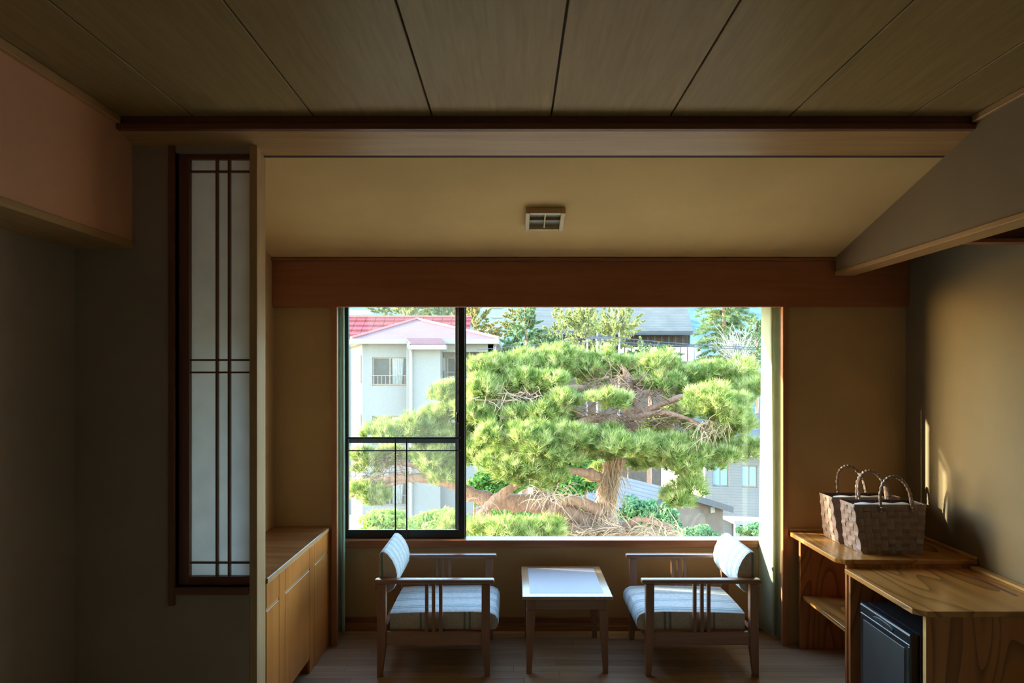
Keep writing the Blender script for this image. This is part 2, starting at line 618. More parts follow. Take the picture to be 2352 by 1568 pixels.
slope_slab('trim_3', -1.62, 1.881, 2.803, 2.974, 0.03, 'strip', 'smooth brown wood board along the top of the sloped ceiling', 'trim')
slope_slab('trim_4', -1.62, 1.881, 2.974, 2.990, 0.045, 'gap', 'dark groove between wood board and papered ceiling', 'trim')
slope_slab('ceiling_slope', -1.417, 1.881, 2.990, 4.03, 0.03, 'slope_paper', 'tan papered ceiling sloping down to the window header', 'ceiling')

# partition with the paper screen, pillar
struct('wall_partition', MB().grid_slab([-1.864, -1.437, -1.123], [0, 0.695, 2.54, 2.575], 2.90, 2.975, [(1, 1)]), 'wall_dark',
       'dark plaster wall around the paper screen', None, 0, 'wall')
struct('pillar', MB().hexa([(-1.123, 2.90, 0), (-1.0905, 2.90, 0), (-1.0905, 3.0, 0), (-1.123, 3.0, 0),
                            (-1.123, 2.90, zs(2.9)), (-1.0905, 2.90, zs(2.9)), (-1.0905, 3.0, zs(3.0)), (-1.123, 3.0, zs(3.0))]),
       'pillar', 'slim wood post, painted pale as if strongly lit, between paper screen and window bay', None, 0.002, 'pillar')
struct('trim_5', B(-1.4625, -1.437, 2.885, 2.985, 0.617, 2.565), 'dark_wood_z', 'dark wood casing left of the paper screen', None, 0.002)
struct('trim_6', B(-1.437, -1.124, 2.885, 2.985, 0.664, 0.695), 'dark_wood', 'dark wood ledge below the paper screen', None, 0.002)

# left and right walls, hanging soffit walls
struct('wall_left', B(-1.95, -1.864, -2.5, 2.975, 0, 2.76), 'wall_dark', 'dark plaster wall below the terracotta soffit')
struct('wall_soffit_left', B(-1.864, -1.62, -2.5, 2.899, 2.158, 2.76), 'warmlit', 'terracotta hanging wall at upper left, bounce light in its colour', None, 0, 'wall')
struct('trim_7', B(-1.864, -1.612, -2.5, 2.898, 2.128, 2.158), 'strip_y', 'brown wood strip along the bottom of the terracotta soffit', None, 0.002)
struct('trim_8', B(-1.62, -1.598, -2.5, 2.776, 2.618, 2.649), 'strip_y', 'brown wood strip between terracotta soffit and ceiling', None, 0.002)
struct('wall_veranda', B(-1.52, -1.417, 2.976, DA, 0, 2.70), 'wallpaper', 'tan papered side wall behind the low cabinet', None, 0, 'wall')
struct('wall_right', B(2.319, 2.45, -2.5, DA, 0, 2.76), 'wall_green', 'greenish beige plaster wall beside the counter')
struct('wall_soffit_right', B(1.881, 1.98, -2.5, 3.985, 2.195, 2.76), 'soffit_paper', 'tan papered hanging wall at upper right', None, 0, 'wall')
struct('trim_9', B(1.874, 1.987, -2.5, 3.985, 2.172, 2.195), 'strip_y', 'pale wood strip along the bottom of the right soffit', None, 0.002)
struct('trim_10', B(1.862, 1.881, -2.5, 2.776, 2.622, 2.649), 'strip_y', 'wood strip between right soffit and ceiling', None, 0.002)
struct('ceiling_alcove', B(1.98, 2.319, -2.5, DA, 2.36, 2.40), 'wall_dark', 'dark ceiling above the counter alcove', None, 0, 'ceiling')
struct('trim_11', B(1.987, 2.319, 3.05, 3.09, 2.203, 2.36), 'dark_wood', 'dark lintel above the counter at right', None, 0, 'trim')
struct('trim_12', B(1.987, 2.319, 3.04, 3.10, 2.186, 2.203), 'header', 'thin brown strip below the dark lintel', None, 0, 'trim')
struct('wall_rear', B(-1.864, 2.319, -1.2, -1.1, 0, 2.66), 'bounce_paper', 'unseen pale wall set close behind the viewer to return light')  # unseen wall brought close and made pale to return window light

# window side: plane beside the recess, then the outer wall with the window opening
struct('wall_back', MB().grid_slab([-1.52, -1.069, 1.61, 2.45], [0, 2.2, 2.76], DA, DA + 0.02, [(1, 0)]), 'wallpaper',
       'tan papered wall either side of the window recess')
struct('wall_window', MB().grid_slab([-2.6, -1.10, 1.65, 3.1], [-0.4, 0.52, 2.055, 2.9], DB, 4.375, [(1, 1)]), 'wallpaper',
       'olive papered wall below the window sill', None, 0, 'wall')
struct('wall_recess_left', B(-1.20, -1.115, DA + 0.02, DB, 0, 2.76), 'wallpaper', 'narrow left side of the curtain recess', None, 0, 'wall')
struct('wall_recess_right', B(1.662, 1.75, DA + 0.02, DB, 0, 2.76), 'wallpaper', 'narrow right side of the curtain recess', None, 0, 'wall')
struct('trim_13', B(-1.417, 2.319, 4.00, DA, 1.992, 2.262), 'header', 'wide red brown header board above the window', None, 0.002)
struct('trim_14', B(-1.417, 1.881, 3.985, DA, 2.262, 2.276), 'header', 'thin wood moulding on top of the header board', None, 0.001)
struct('trim_15', B(-1.069, -1.038, 4.005, 4.040, 0, 1.992), 'frame_z', 'red brown post left of the window', None, 0.002)
struct('trim_16', B(1.579, 1.61, 4.005, 4.040, 0, 1.992), 'frame_z', 'red brown post right of the window', None, 0.002)
struct('trim_17', B(-1.114, 1.661, 4.245, 4.345, 0.518, 0.564), 'sill', 'polished red wood window sill', None, 0.003, 'sill')
bb = struct('baseboard_back', B(-1.114, 1.661, 4.258, DB, 0.047, 0.080), 'sill', 'dark wood baseboard strip below the window', None, 0.001)
B(-1.114, 1.661, 4.266, DB, 0.03, 0.047).build('backing', 'strip', bb)  # pale wood here puts the lit ledge into the colour
B(-1.114, 1.661, 4.245, DB, 0.0, 0.030).build('lower_strip', 'sill', bb, 0.001)

# ------------------------------------------------------------------ window
win = thing('window_1', 'wide black framed window with sliding left sash and fixed right pane', 'window', (0.27, 4.32, 0.564), None, 'structure')
sash = MB().grid_slab([-1.098, -1.043, -0.3515, -0.308], [0.560, 0.616, 2.026, 2.054], 4.300, 4.332, [(1, 1)]).build('sash_frame', 'black', win, 0.002)
B(-1.045, -0.350, 4.314, 4.318, 0.614, 2.028).build('pane', 'glass', sash)
fx = MB().grid_slab([-0.348, -0.3085, 1.612, 1.649], [0.552, 0.5615, 2.029, 2.054], 4.338, 4.368, [(1, 1)]).build('fixed_frame', 'black', win, 0.001)
B(-0.310, 1.614, 4.350, 4.354, 0.560, 2.031).build('pane', 'glass', fx)
B(-0.3085, -0.302, 4.333, 4.338, 0.562, 2.03).build('gasket', 'rubber', fx)
sf = MB().grid_slab([-1.098, -1.075, -0.376, -0.351], [0.556, 0.60, 1.155, 1.185, 2.03, 2.054], 4.378, 4.396, [(1, 1), (1, 3)]).build('screen_frame', 'screen_frame', win, 0.001)
mb = MB()
mb.v = [(-0.935, 4.387, 0.60), (-0.376, 4.387, 0.60), (-0.376, 4.387, 2.03), (-0.935, 4.387, 2.03)]
mb.face((0, 1, 2, 3))
mb.build('insect_screen', 'screen', sf)
lk = MB()
lk.prism([(0.009 * math.cos(a) - 0.354, 0.036 * math.sin(a)) for a in [i * math.pi / 8 for i in range(16)]],
         lambda p, t: (p[0], t, 1.325 + p[1]), [4.284, 4.300])
lk.build('crescent_lock', 'black', sash, 0.002)

rail = thing('guard_rail', 'thin black metal guard rail in front of the left window sash', 'guard rail', (-0.70, 4.279, 0.564))
B(-1.105, -0.335, 4.272, 4.286, 1.192, 1.203).build('top_rail', 'black', rail, 0.002)
B(-1.105, -0.335, 4.274, 4.284, 1.115, 1.122).build('cross_bar', 'black', rail, 0.001)
for x in (-0.742, -0.671):
    B(x - 0.004, x + 0.004, 4.276, 4.284, 0.564, 1.192).build('upright_bar', 'black', rail, 0.001)


def curtain(name, label, x0, x1, yc, amp, n, z0, z1, flare=0.0):
    mb = MB()
    N, K = n * 14, 24
    top = []
    for k in range(K + 1):
        z = z0 + (z1 - z0) * k / K
        s = 1 + flare * (1 - k / K)
        for i in range(N + 1):
            u = i / N
            w = 2 * math.pi * n * u
            am = amp * (0.75 + 0.35 * math.sin(5.1 * u + 0.6)) * (1.05 - 0.25 * k / K)
            xx = x0 + (x1 - x0) * u + 0.008 * math.sin(2 * w + 0.4 * k / K)
            xm = (x0 + x1) / 2
            top.append((xm + (xx - xm) * s, yc + am * math.sin(w + 0.25 * math.sin(3 * k / K)), z))
    mb.v = top
    for k in range(K):
        for i in range(N):
            a = k * (N + 1) + i
            mb.face((a, a + 1, a + N + 2, a + N + 1))
    o = mb.build(name, 'curtain', None, smooth=True)
    md = o.modifiers.new('thickness', 'SOLIDIFY')
    md.thickness = 0.0015
    return tag(o, label, 'curtain', 'curtains of the big window')


CP = [(1.527, 4.236), (1.531, 4.19), (1.537, 4.14), (1.544, 4.098), (1.555, 4.088), (1.566, 4.098), (1.574, 4.118), (1.583, 4.112), (1.592, 4.092),
      (1.602, 4.086), (1.613, 4.100), (1.622, 4.120), (1.632, 4.108), (1.648, 4.092)]
mb = MB()
K, path = 26, []
for i in range(len(CP) - 1):
    p0, p1, p2, p3 = (Vector(CP[max(i - 1, 0)]), Vector(CP[i]), Vector(CP[i + 1]), Vector(CP[min(i + 2, len(CP) - 1)]))
    for s in range(4):
        t = s / 4
        path.append(0.5 * ((2 * p1) + (p2 - p0) * t + (2 * p0 - 5 * p1 + 4 * p2 - p3) * t * t + (3 * p1 - p0 - 3 * p2 + p3) * t ** 3))
path.append(Vector(CP[-1]))
for k in range(K + 1):
    f = k / K
    for i, q in enumerate(path):
        u = i / (len(path) - 1)
        sway = 0.010 * math.sin(2.2 * f + 6 * u) - 0.012 * (1 - f) * (1 - u)
        mb.v.append((q.x + sway * (1 - u), q.y + 0.006 * math.sin(5 * f + 9 * u), 0.030 + 2.10 * f))
W = len(path)
for k in range(K):
    for i in range(W - 1):
        a = k * W + i
        mb.face((a, a + 1, a + W + 1, a + W))
cur = mb.build('curtain', 'curtain', None, smooth=True)
cur.modifiers.new('thickness', 'SOLIDIFY').thickness = 0.0015
tag(cur, 'sunlit pale green curtain gathered at the right end of the window', 'curtain', 'curtains of the big window')
curtain('curtain', 'narrow dark green curtain gathered at the left end of the window', -1.092, -1.036, 4.165, 0.05, 2, 0.030, 2.15, 0.25)

# ------------------------------------------------------------------ paper screen in the partition
sh = thing('shoji_screen', 'tall narrow paper screen with a dark wood lattice', 'screen', (-1.28, 2.94, 0.695))
B(-1.436, -1.390, 2.922, 2.958, 0.696, 2.539).build('stile', 'dark_wood_z', sh, 0.002)
B(-1.1285, -1.1235, 2.922, 2.958, 0.731, 2.52).build('stile', 'dark_wood_z', sh)
B(-1.390, -1.1235, 2.922, 2.958, 0.696, 0.731).build('bottom_rail', 'dark_wood', sh, 0.002)
B(-1.390, -1.1235, 2.922, 2.958, 2.520, 2.539).build('top_rail', 'dark_wood', sh, 0.001)
B(-1.390, -1.1285, 2.9465, 2.948, 0.731, 2.52).build('paper', 'shoji', sh)
for x in (-1.275, -1.2225):
    B(x - 0.0045, x + 0.0045, 2.928, 2.946, 0.731, 2.52).build('muntin', 'dark_wood_z', sh)
for z in (2.469, 1.659, 1.6055, 0.788):
    B(-1.390, -1.1285, 2.932, 2.946, z - 0.004, z + 0.004).build('muntin', 'dark_wood', sh)

# ------------------------------------------------------------------ low cabinet at left
cb = thing('low_cabinet', 'long low wooden cabinet with drawers and doors under the left wall', 'cabinet', (-1.25, 3.52, 0))
body = B(-1.416, -1.102, 3.003, 4.036, 0.078, 0.674).build('body', 'cab', cb)
MB().box(-1.416, -1.083, 3.003, 4.036, 0.676, 0.700).build('cabinet_top', 'cab_top', cb, 0.003)
B(-1.0830, -1.0815, 3.004, 4.035, 0.679, 0.697).build('front_edging', 'cab_edge', cb)
B(-1.416, -1.165, 3.003, 3.66, 0.0, 0.078).build('toe_kick', 'gap', cb)
B(-1.416, -1.106, 3.66, 4.036, 0.0, 0.078).build('plinth', 'cab', cb)
for a, b, zl in ((3.006, 3.164, 0.080), (3.252, 3.638, 0.080), (3.733, 4.033, 0.002)):
    B(-1.102, -1.088, a, b, 0.566, 0.672).build('drawer_front', 'cab', cb, 0.0015)
    B(-1.102, -1.088, a, b, zl, 0.552).build('door', 'cab', cb, 0.0015)
    B(-1.102, -1.0905, a, b, 0.5535, 0.5645).build('lit_pull_strip', 'cab_edge', cb)  # pale wood stands for light caught on the finger pull edge
for a, b, zl in ((3.168, 3.248, 0.080), (3.642, 3.729, 0.002)):
    B(-1.102, -1.088, a, b, zl, 0.672).build('front_stile', 'cab', cb, 0.0015)

# ------------------------------------------------------------------ counter at right
os_ = thing('open_shelf', 'wooden shelf unit with baskets on top in the right corner', 'shelf', (1.98, 3.72, 0))
mb = MB()
mb.prism([(1.62, 4.037), (1.62, 3.445), (1.655, 3.405), (2.317, 3.405), (2.317, 4.037)], lambda p, t: (p[0], p[1], t), [0.647, 0.672])
mb.build('shelf_top', 'zelkova', os_, 0.004, 2)
B(1.665, 2.317, 3.965, 3.990, 0, 0.647).build('end_panel', 'zelkova_z', os_, 0.001)
B(1.665, 2.317, 3.410, 3.432, 0, 0.647).build('end_panel', 'zelkova_z', os_, 0.001)
B(2.292, 2.317, 3.432, 3.965, 0, 0.647).build('back_panel', 'zelkova_z', os_)
B(1.680, 2.292, 3.432, 3.965, 0.290, 0.312).build('shelf_board', 'zelkova', os_, 0.001)
B(1.621, 2.300, 4.020, 4.037, 0.672, 0.686).build('back_rail', 'zelkova_edge', os_, 0.002)
B(2.300, 2.317, 3.410, 4.037, 0.672, 0.686).build('side_rail', 'zelkova_edge', os_, 0.002)

fc = thing('fridge_counter', 'low wooden counter with bold grain built over the small fridge', 'counter', (1.98, 3.09, 0))
mb = MB()
mb.prism([(1.648, 3.402), (1.648, 2.825), (1.688, 2.785), (2.317, 2.785), (2.317, 3.402)], lambda p, t: (p[0], p[1], t), [0.606, 0.630])
mb.build('counter_top', 'zelkova', fc, 0.003, 2)
B(1.700, 2.317, 2.812, 2.834, 0, 0.606).build('end_panel', 'zelkova_z', fc, 0.001)
B(1.6985, 1.700, 2.812, 2.834, 0, 0.606).build('edging', 'zelkova_edge', fc)
B(1.668, 2.317, 3.382, 3.402, 0, 0.606).build('end_panel', 'zelkova_z', fc, 0.001)
B(2.297, 2.317, 2.834, 3.382, 0, 0.606).build('back_panel', 'zelkova_z', fc)
B(2.275, 2.317, 2.787, 3.402, 0.630, 0.642).build('back_rail', 'zelkova_edge', fc, 0.002)
B(2.186, 2.206, 2.98, 3.27, 0.6298, 0.6306).build('cable_slot', 'dark_wood', fc)

fr = thing('mini_fridge', 'small black fridge tucked under the wooden counter', 'fridge', (1.90, 3.095, 0))
B(1.716, 2.14, 2.885, 3.305, 0.020, 0.496).build('body', 'fridge', fr, 0.006, 2)
dr = B(1.676, 1.714, 2.885, 3.305, 0.030, 0.498).build('door', 'fridge', fr, 0.006, 2)
B(1.6735, 1.6762, 2.925, 3.270, 0.045, 0.425).build('door_panel', 'fridge_door', dr, 0.001)
B(1.6725, 1.6762, 2.890, 3.300, 0.446, 0.450).build('chrome_strip', 'chrome', dr)
B(1.6725, 1.6762, 2.890, 3.300, 0.486, 0.490).build('chrome_strip', 'chrome', dr)
hb = MB()
hb.prism([(3.02 + 0.075 + 0.085 * math.cos(a), 0.468 + 0.013 * math.sin(a)) for a in [i * math.pi / 10 for i in range(20)]],
         lambda p, t: (t, p[0], p[1]), [1.671, 1.6762])
hb.build('handle_recess', 'black', dr, 0.001)
B(1.6725, 1.6762, 2.895, 2.901, 0.045, 0.44).build('chrome_strip', 'chrome', dr)
for yy in (2.90, 3.29):
    for xx in (1.75, 2.11):
        MB().tube([(xx, yy, 0.0), (xx, yy, 0.022)], 0.014, 10).build('foot', 'fridge', fr)

# ------------------------------------------------------------------ armchairs
def make_chair():
    t = thing('armchair', 'light striped low armchair facing right at the left of the table', 'armchair', (0, 0, 0), 'armchairs at the window')
    for s in (-1, 1):
        ya, yb = sorted((s * 0.225, s * 0.275))
        arm = MB().hexa([(-0.316, ya, 0.490), (0.316, ya, 0.490), (0.316, yb, 0.490), (-0.316, yb, 0.490),
                         (-0.316, ya, 0.514), (0.316, ya, 0.514), (0.316, yb, 0.514), (-0.316, yb, 0.514)])
        arm.build('armrest', 'chair_wood', t, 0.008, 2, True)
        y0, y1 = sorted((s * 0.232, s * 0.270))
        for xo, xi, sg in ((-0.303, -0.257, 1), (0.293, 0.249, -1)):
            # straight outer edge, inner edge tapering below the seat rail
            prof = [(xo, 0.0), (xo, 0.490), (xi, 0.490), (xi, 0.165), (xo + sg * 0.026, 0.0)]
            MB().prism(prof, lambda p, tt: (p[0], tt, p[1]), [y0, y1]).build('leg', 'chair_wood_z', t, 0.002)
        B(-0.257, 0.249, y0 + 0.006, y1 - 0.006, 0.165, 0.234).build('side_rail', 'chair_wood', t, 0.002)
        for xc in (-0.042, -0.006, 0.032):
            B(xc - 0.009, xc + 0.009, s * 0.251 - 0.009, s * 0.251 + 0.009, 0.234, 0.490).build('slat', 'chair_wood_z', t, 0.001)
    B(0.258, 0.284, -0.232, 0.232, 0.165, 0.230).build('front_rail', 'chair_wood', t, 0.002)
    B(-0.300, -0.272, -0.232, 0.232, 0.165, 0.230).build('rear_rail', 'chair_wood', t, 0.002)
    B(-0.318, -0.304, -0.250, 0.250, 0.450, 0.489).build('back_support', 'chair_wood', t, 0.002)
    prof = [(-0.24, 0.236), (0.10, 0.236), (0.30, 0.232), (0.328, 0.240), (0.338, 0.262), (0.336, 0.292), (0.322, 0.318), (0.295, 0.331),
            (0.20, 0.336), (0.0, 0.334), (-0.15, 0.330), (-0.24, 0.326)]
    ts = [-0.226, -0.222, -0.20, -0.12, 0, 0.12, 0.20, 0.222, 0.226]

    def seat_fn(p, y):
        e = max(0.0, (abs(y) - 0.20) / 0.026)
        crown = 0.008 * (1 - (y / 0.226) ** 2)
        top = 1 if p[1] > 0.30 else 0
        return (p[0] - 0.003 * e * e, y, p[1] + top * (crown - 0.006 * e * e))
    MB().prism(prof, seat_fn, ts, 0, 1).build('seat_cushion', ['fabric_y', 'fabric_shade_x'], t, 0, smooth=True)
    prof = [(-0.303, 0.600), (-0.302, 0.632), (-0.292, 0.648), (-0.276, 0.650), (-0.255, 0.636), (-0.230, 0.604), (-0.212, 0.565), (-0.203, 0.525),
            (-0.206, 0.485), (-0.222, 0.450), (-0.246, 0.430), (-0.272, 0.426), (-0.292, 0.438), (-0.302, 0.470)]
    cx, cz = -0.262, 0.54

    def back_fn(p, y):
        e = max(0.0, (abs(y) - 0.206) / 0.014)
        k = 1 - 0.035 * e * e
        return (cx + (p[0] - cx) * k, y, cz + (p[1] - cz) * k)
    MB().prism(prof, back_fn, [-0.220, -0.216, -0.206, -0.1, 0, 0.1, 0.206, 0.216, 0.220], 0, 1).build('back_cushion', ['fabric_back', 'fabric_shade_x'], t, 0, smooth=True)
    return t


chair = make_chair()
chair2 = copy_tree(chair)
chair.location = (-0.419, 3.872, 0)
chair2.location = (0.991, 3.872, 0)
chair2.rotation_euler = (0, 0, math.pi)
chair2['label'] = 'light striped low armchair facing left beside the sunlit curtain'

# ------------------------------------------------------------------ table
tb = thing('coffee_table', 'small low wooden table with a pale inset top between the armchairs', 'table', (0.286, 3.90, 0))
B(0.046, 0.526, 3.614, 4.186, 0.402, 0.420).build('table_top', 'table_wood', tb, 0.003, 2)
B(0.086, 0.484, 3.675, 4.140, 0.4195, 0.4208).build('inset_panel', 'table_inset', tb)
ax0, ax1, ay0, ay1 = 0.068, 0.504, 3.640, 4.160
B(ax0 + 0.006, ax1 - 0.006, ay0 + 0.003, ay0 + 0.02, 0.343, 0.395).build('apron', 'chair_wood', tb, 0.001)
B(ax0 + 0.006, ax1 - 0.006, ay1 - 0.02, ay1 - 0.003, 0.343, 0.395).build('apron', 'chair_wood', tb, 0.001)
B(ax0 + 0.003, ax0 + 0.02, ay0 + 0.02, ay1 - 0.02, 0.343, 0.395).build('apron', 'chair_wood', tb, 0.001)
B(ax1 - 0.02, ax1 - 0.003, ay0 + 0.02, ay1 - 0.02, 0.343, 0.395).build('apron', 'chair_wood', tb, 0.001)
B(ax0 + 0.01, ax1 - 0.01, ay0 + 0.012, ay1 - 0.012, 0.394, 0.4025).build('spacer', 'gap', tb)
for sx in (0, 1):
    for sy in (0, 1):
        xo, yo = (ax0, ax1)[sx], (ay0, ay1)[sy]
        dx, dy = (1, -1)[sx], (1, -1)[sy]
        lo = [(xo, yo), (xo + dx * 0.027, yo), (xo + dx * 0.027, yo + dy * 0.027), (xo, yo + dy * 0.027)]
        hi = [(xo, yo), (xo + dx * 0.050, yo), (xo + dx * 0.050, yo + dy * 0.050), (xo, yo + dy * 0.050)]
        lg = MB().hexa([(a, b, 0) for a, b in lo] + [(a, b, 0.339) for a, b in hi])
        lg.hexa([(a + 0.002 * dx, b + 0.002 * dy, 0.339) for a, b in hi] + [(a + 0.002 * dx, b + 0.002 * dy, 0.394) for a, b in hi])
        lg.build('leg', 'chair_wood_z', tb, 0.0015)

# ------------------------------------------------------------------ ceiling light on the slope
lc = Vector((0.159, 3.512, zs(3.512)))
sl = math.atan(0.264)
UY = Vector((0, math.cos(sl), -math.sin(sl)))
UN = Vector((0, -math.sin(sl), -math.cos(sl)))


def lbox(a0, a1, b0, b1, h0, h1):
    c = [lc + Vector((a, 0, 0)) + UY * b + UN * h for h in (h0, h1) for a, b in ((a0, b0), (a1, b0), (a1, b1), (a0, b1))]
    return MB().hexa(c)


lt = thing('ceiling_light', 'small square ceiling light with wood frame and cross bars', 'ceiling light', tuple(lc))
for a0, a1, b0, b1 in ((-0.1, -0.078, -0.098, 0.098), (0.078, 0.1, -0.098, 0.098)):
    lbox(a0, a1, b0, b1, 0.0, 0.034).build('frame_bar', 'lamp_frame', lt, 0.002)
for b0, b1 in ((-0.098, -0.078), (0.078, 0.098)):
    lbox(-0.078, 0.078, b0, b1, 0.0, 0.032).build('frame_bar', 'lamp_frame', lt, 0.002)
lbox(-0.078, 0.078, -0.078, 0.078, 0.0, 0.006).build('diffuser', 'lamp_white', lt)
lbox(-0.003, 0.003, -0.078, 0.078, 0.007, 0.026).build('cross_bar', 'lamp_frame', lt)
lbox(-0.078, 0.078, -0.003, 0.003, 0.007, 0.022).build('cross_bar', 'lamp_dark', lt)

# ------------------------------------------------------------------ baskets
def make_basket():
    t = thing('woven_basket', 'brown woven strap basket in front with a white towel inside', 'basket', (0, 0, 0), 'woven baskets on the counter')
    H, NX, NY, NR, amp = 0.25, 9, 4, 7, 0.0048
    bw, bd, tw, td = 0.153, 0.096, 0.187, 0.074

    def half(f):
        # the sides bow out a little on their way up
        g = f ** 0.8
        return bw + (tw - bw) * g, bd + (td - bd) * f
    cells = []                                   # (fraction across the side, side)
    for side, n in ((0, NX), (1, NY), (2, NX), (3, NY)):
        for i in range(n):
            cells.append((side, (i + 0.5) / n, n))

    def pos(side, u, f, off=0.0):
        hx, hy = half(f)
        if side == 0:
            p, nrm = Vector((-hx + 2 * hx * u, -hy, f * H)), Vector((0, -1, 0))
        elif side == 1:
            p, nrm = Vector((hx, -hy + 2 * hy * u, f * H)), Vector((1, 0, 0))
        elif side == 2:
            p, nrm = Vector((hx - 2 * hx * u, hy, f * H)), Vector((0, 1, 0))
        else:
            p, nrm = Vector((-hx, hy - 2 * hy * u, f * H)), Vector((-1, 0, 0))
        return p + nrm * off

    def ribbon(sections):
        """sections: list of (left_outer, right_outer, left_inner, right_inner)."""
        mb = MB()
        for s in sections:
            mb.v += [tuple(q) for q in s]
        for k in range(len(sections) - 1):
            a, b = 4 * k, 4 * k + 4
            mb.face((a, a + 1, b + 1, b))
            mb.face((a + 2, b + 2, b + 3, a + 3))
            mb.face((a, b, b + 2, a + 2))
            mb.face((a + 1, a + 3, b + 3, b + 1))
        return mb
    th = 0.0016
    for i, (side, u, n) in enumerate(cells):     # upright straps
        secs = []
        hwid = 0.47 / n
        for k in range(2 * NR + 1):
            f = k / (2 * NR)
            j = k // 2
            o = 0 if k % 2 == 0 else (amp if (i + j) % 2 else -amp)
            l, r = u - hwid, u + hwid
            secs.append((pos(side, l, f, o), pos(side, r, f, o), pos(side, l, f, o - th), pos(side, r, f, o - th)))
        ribbon(secs).build('upright_strap', 'strap', t, world=False)
    for j in range(NR):                          # bands all round
        f0, f1 = (j + 0.04) / NR, (j + 0.96) / NR
        secs = []
        for i, (side, u, n) in enumerate(cells):
            o = -amp if (i + j) % 2 else amp
            for uu, oo in ((u - 0.5 / n, 0.0005), (u, o)):
                secs.append((pos(side, uu, f0, oo), pos(side, uu, f1, oo), pos(side, uu, f0, oo - th), pos(side, uu, f1, oo - th)))
        secs.append(secs[0])
        ribbon(secs).build('band', 'strap', t, world=False)
    # lining and floor
    mb = MB()
    for f in (0.01, 0.985):
        hx, hy = half(f)
        mb.v += [(sx * (hx - 0.006), sy * (hy - 0.006), f * H) for sx, sy in ((-1, -1), (1, -1), (1, 1), (-1, 1))]
    for q in ((0, 1, 2, 3), (0, 1, 5, 4), (1, 2, 6, 5), (2, 3, 7, 6), (3, 0, 4, 7)):
        mb.face(q)
    mb.build('lining', 'basket_in', t, world=False)
    # rim band
    secs = []
    for side in range(4):
        for u in (0.0, 0.5):
            secs.append((pos(side, u, 0.945, 0.0035), pos(side, u, 1.0, 0.003), pos(side, u, 0.945, 0.0015), pos(side, u, 1.0, 0.001)))
    secs.append(secs[0])
    ribbon(secs).build('rim', 'strap', t, world=False)
    # wrapped handles with rivets
    for sy, cx, lean in ((-1, 0.026, -0.012), (1, 0.0, 0.012)):
        hx, hy = half(0.97)
        y = sy * (hy + 0.0075)
        pts, rad = [], []
        n = 60
        for k in range(n + 1):
            w = math.pi * k / n
            x = cx - 0.080 * math.cos(w)
            z = 0.255 + 0.142 * math.sin(w) ** 0.85
            pts.append((x - 0.02 * math.sin(w), y + lean * math.sin(w), z))
            rad.append(0.0086 + 0.0014 * (1 if (k // 2) % 2 else -1) * (0.4 if k < 4 or k > n - 4 else 1))
        pts = [(pts[0][0], y, 0.212)] + pts + [(pts[-1][0], y, 0.212)]
        rad = [0.0080] + rad + [0.0080]
        h = MB().tube(pts, rad, 8).build('handle', 'strap', t, smooth=False, world=False)
        for xx in (pts[0][0], pts[-1][0]):
            for zz in (0.218, 0.236):
                rv = MB()
                rv.tube([(xx, y + sy * 0.007, zz), (xx, y + sy * 0.0105, zz)], [0.0032, 0.002], 8)
                rv.build('rivet', 'brass', h, world=False)
    return t


bk = make_basket()
bk2 = copy_tree(bk)
bk.location = (1.950, 3.612, 0.6725)
bk2.location = (1.934, 3.822, 0.6725)
bk2.rotation_euler = (0, 0, 0)
bk2['label'] = 'brown woven strap basket standing behind the other near the back wall'


def towel(loc, label):
    mb = MB()
    nx, ny = 22, 8
    prof = []
    for k in range(16):
        w = 2 * math.pi * k / 16
        cxp = math.copysign(abs(math.cos(w)) ** 0.45, math.cos(w))
        czp = math.copysign(abs(math.sin(w)) ** 0.45, math.sin(w))
        prof.append((cxp, czp))

    def fn(p, u):
        e = max(0, (abs(u) - 0.85) / 0.15)
        k = math.sqrt(max(0.05, 1 - e * e))
        return (0.150 * u, 0.048 * p[0] * k, 0.190 + 0.052 * p[1] * k + (0.003 * math.sin(9 * u + p[0]) if p[1] > 0 else 0))
    us = [-1, -0.985, -0.96, -0.92, -0.86] + [-0.8 + 0.1 * i for i in range(17)] + [0.86, 0.92, 0.96, 0.985, 1]
    mb.prism(prof, fn, us)
    o = mb.build('towel', 'towel', None, smooth=True)
    o.location = loc
    return tag(o, label, 'towel', 'folded towels in the baskets')


towel(bk.location, 'white towel folded into the front basket')
towel(bk2.location, 'white towel folded into the rear basket')


# ================================================================== outside
M['needle'] = m_trans('pine_needle', [(0.33, (0.10, 0.18, 0.042)), (0.5, (0.28, 0.345, 0.10)), (0.66, (0.51, 0.525, 0.235))], 0.22, 6.5, detail=3)
M['bark'] = m_wood('pine_bark', (0.18, 0.095, 0.065), (0.42, 0.25, 0.175), 'Z', 0.9, 1.3, 0.2)
M['twig'] = m_plain('dry_twig', (0.38, 0.275, 0.195), 0.9, 0.1, 0, 0.35, 2.0)
M['twig_brown'] = m_plain('brown_twig', (0.21, 0.13, 0.088), 0.9, 0.1, 0, 0.4, 2.0)
M['leaf_light'] = m_trans('leaf_light_green', [(0.3, (0.20, 0.36, 0.07)), (0.7, (0.42, 0.56, 0.16))], 0.35, 3.0)
M['leaf_dark'] = m_trans('leaf_dark_green', [(0.3, (0.045, 0.13, 0.03)), (0.7, (0.12, 0.26, 0.06))], 0.25, 3.0)
M['leaf_teal'] = m_trans('leaf_teal_green', [(0.3, (0.08, 0.20, 0.10)), (0.7, (0.20, 0.34, 0.16))], 0.25, 3.0)
M['leaf_yellow'] = m_trans('leaf_yellow_green', [(0.3, (0.19, 0.235, 0.085)), (0.7, (0.42, 0.42, 0.19))], 0.35, 0.8)
M['leaf_gold'] = m_trans('leaf_gold', [(0.3, (0.19, 0.18, 0.065)), (0.7, (0.37, 0.32, 0.135))], 0.35, 0.8)
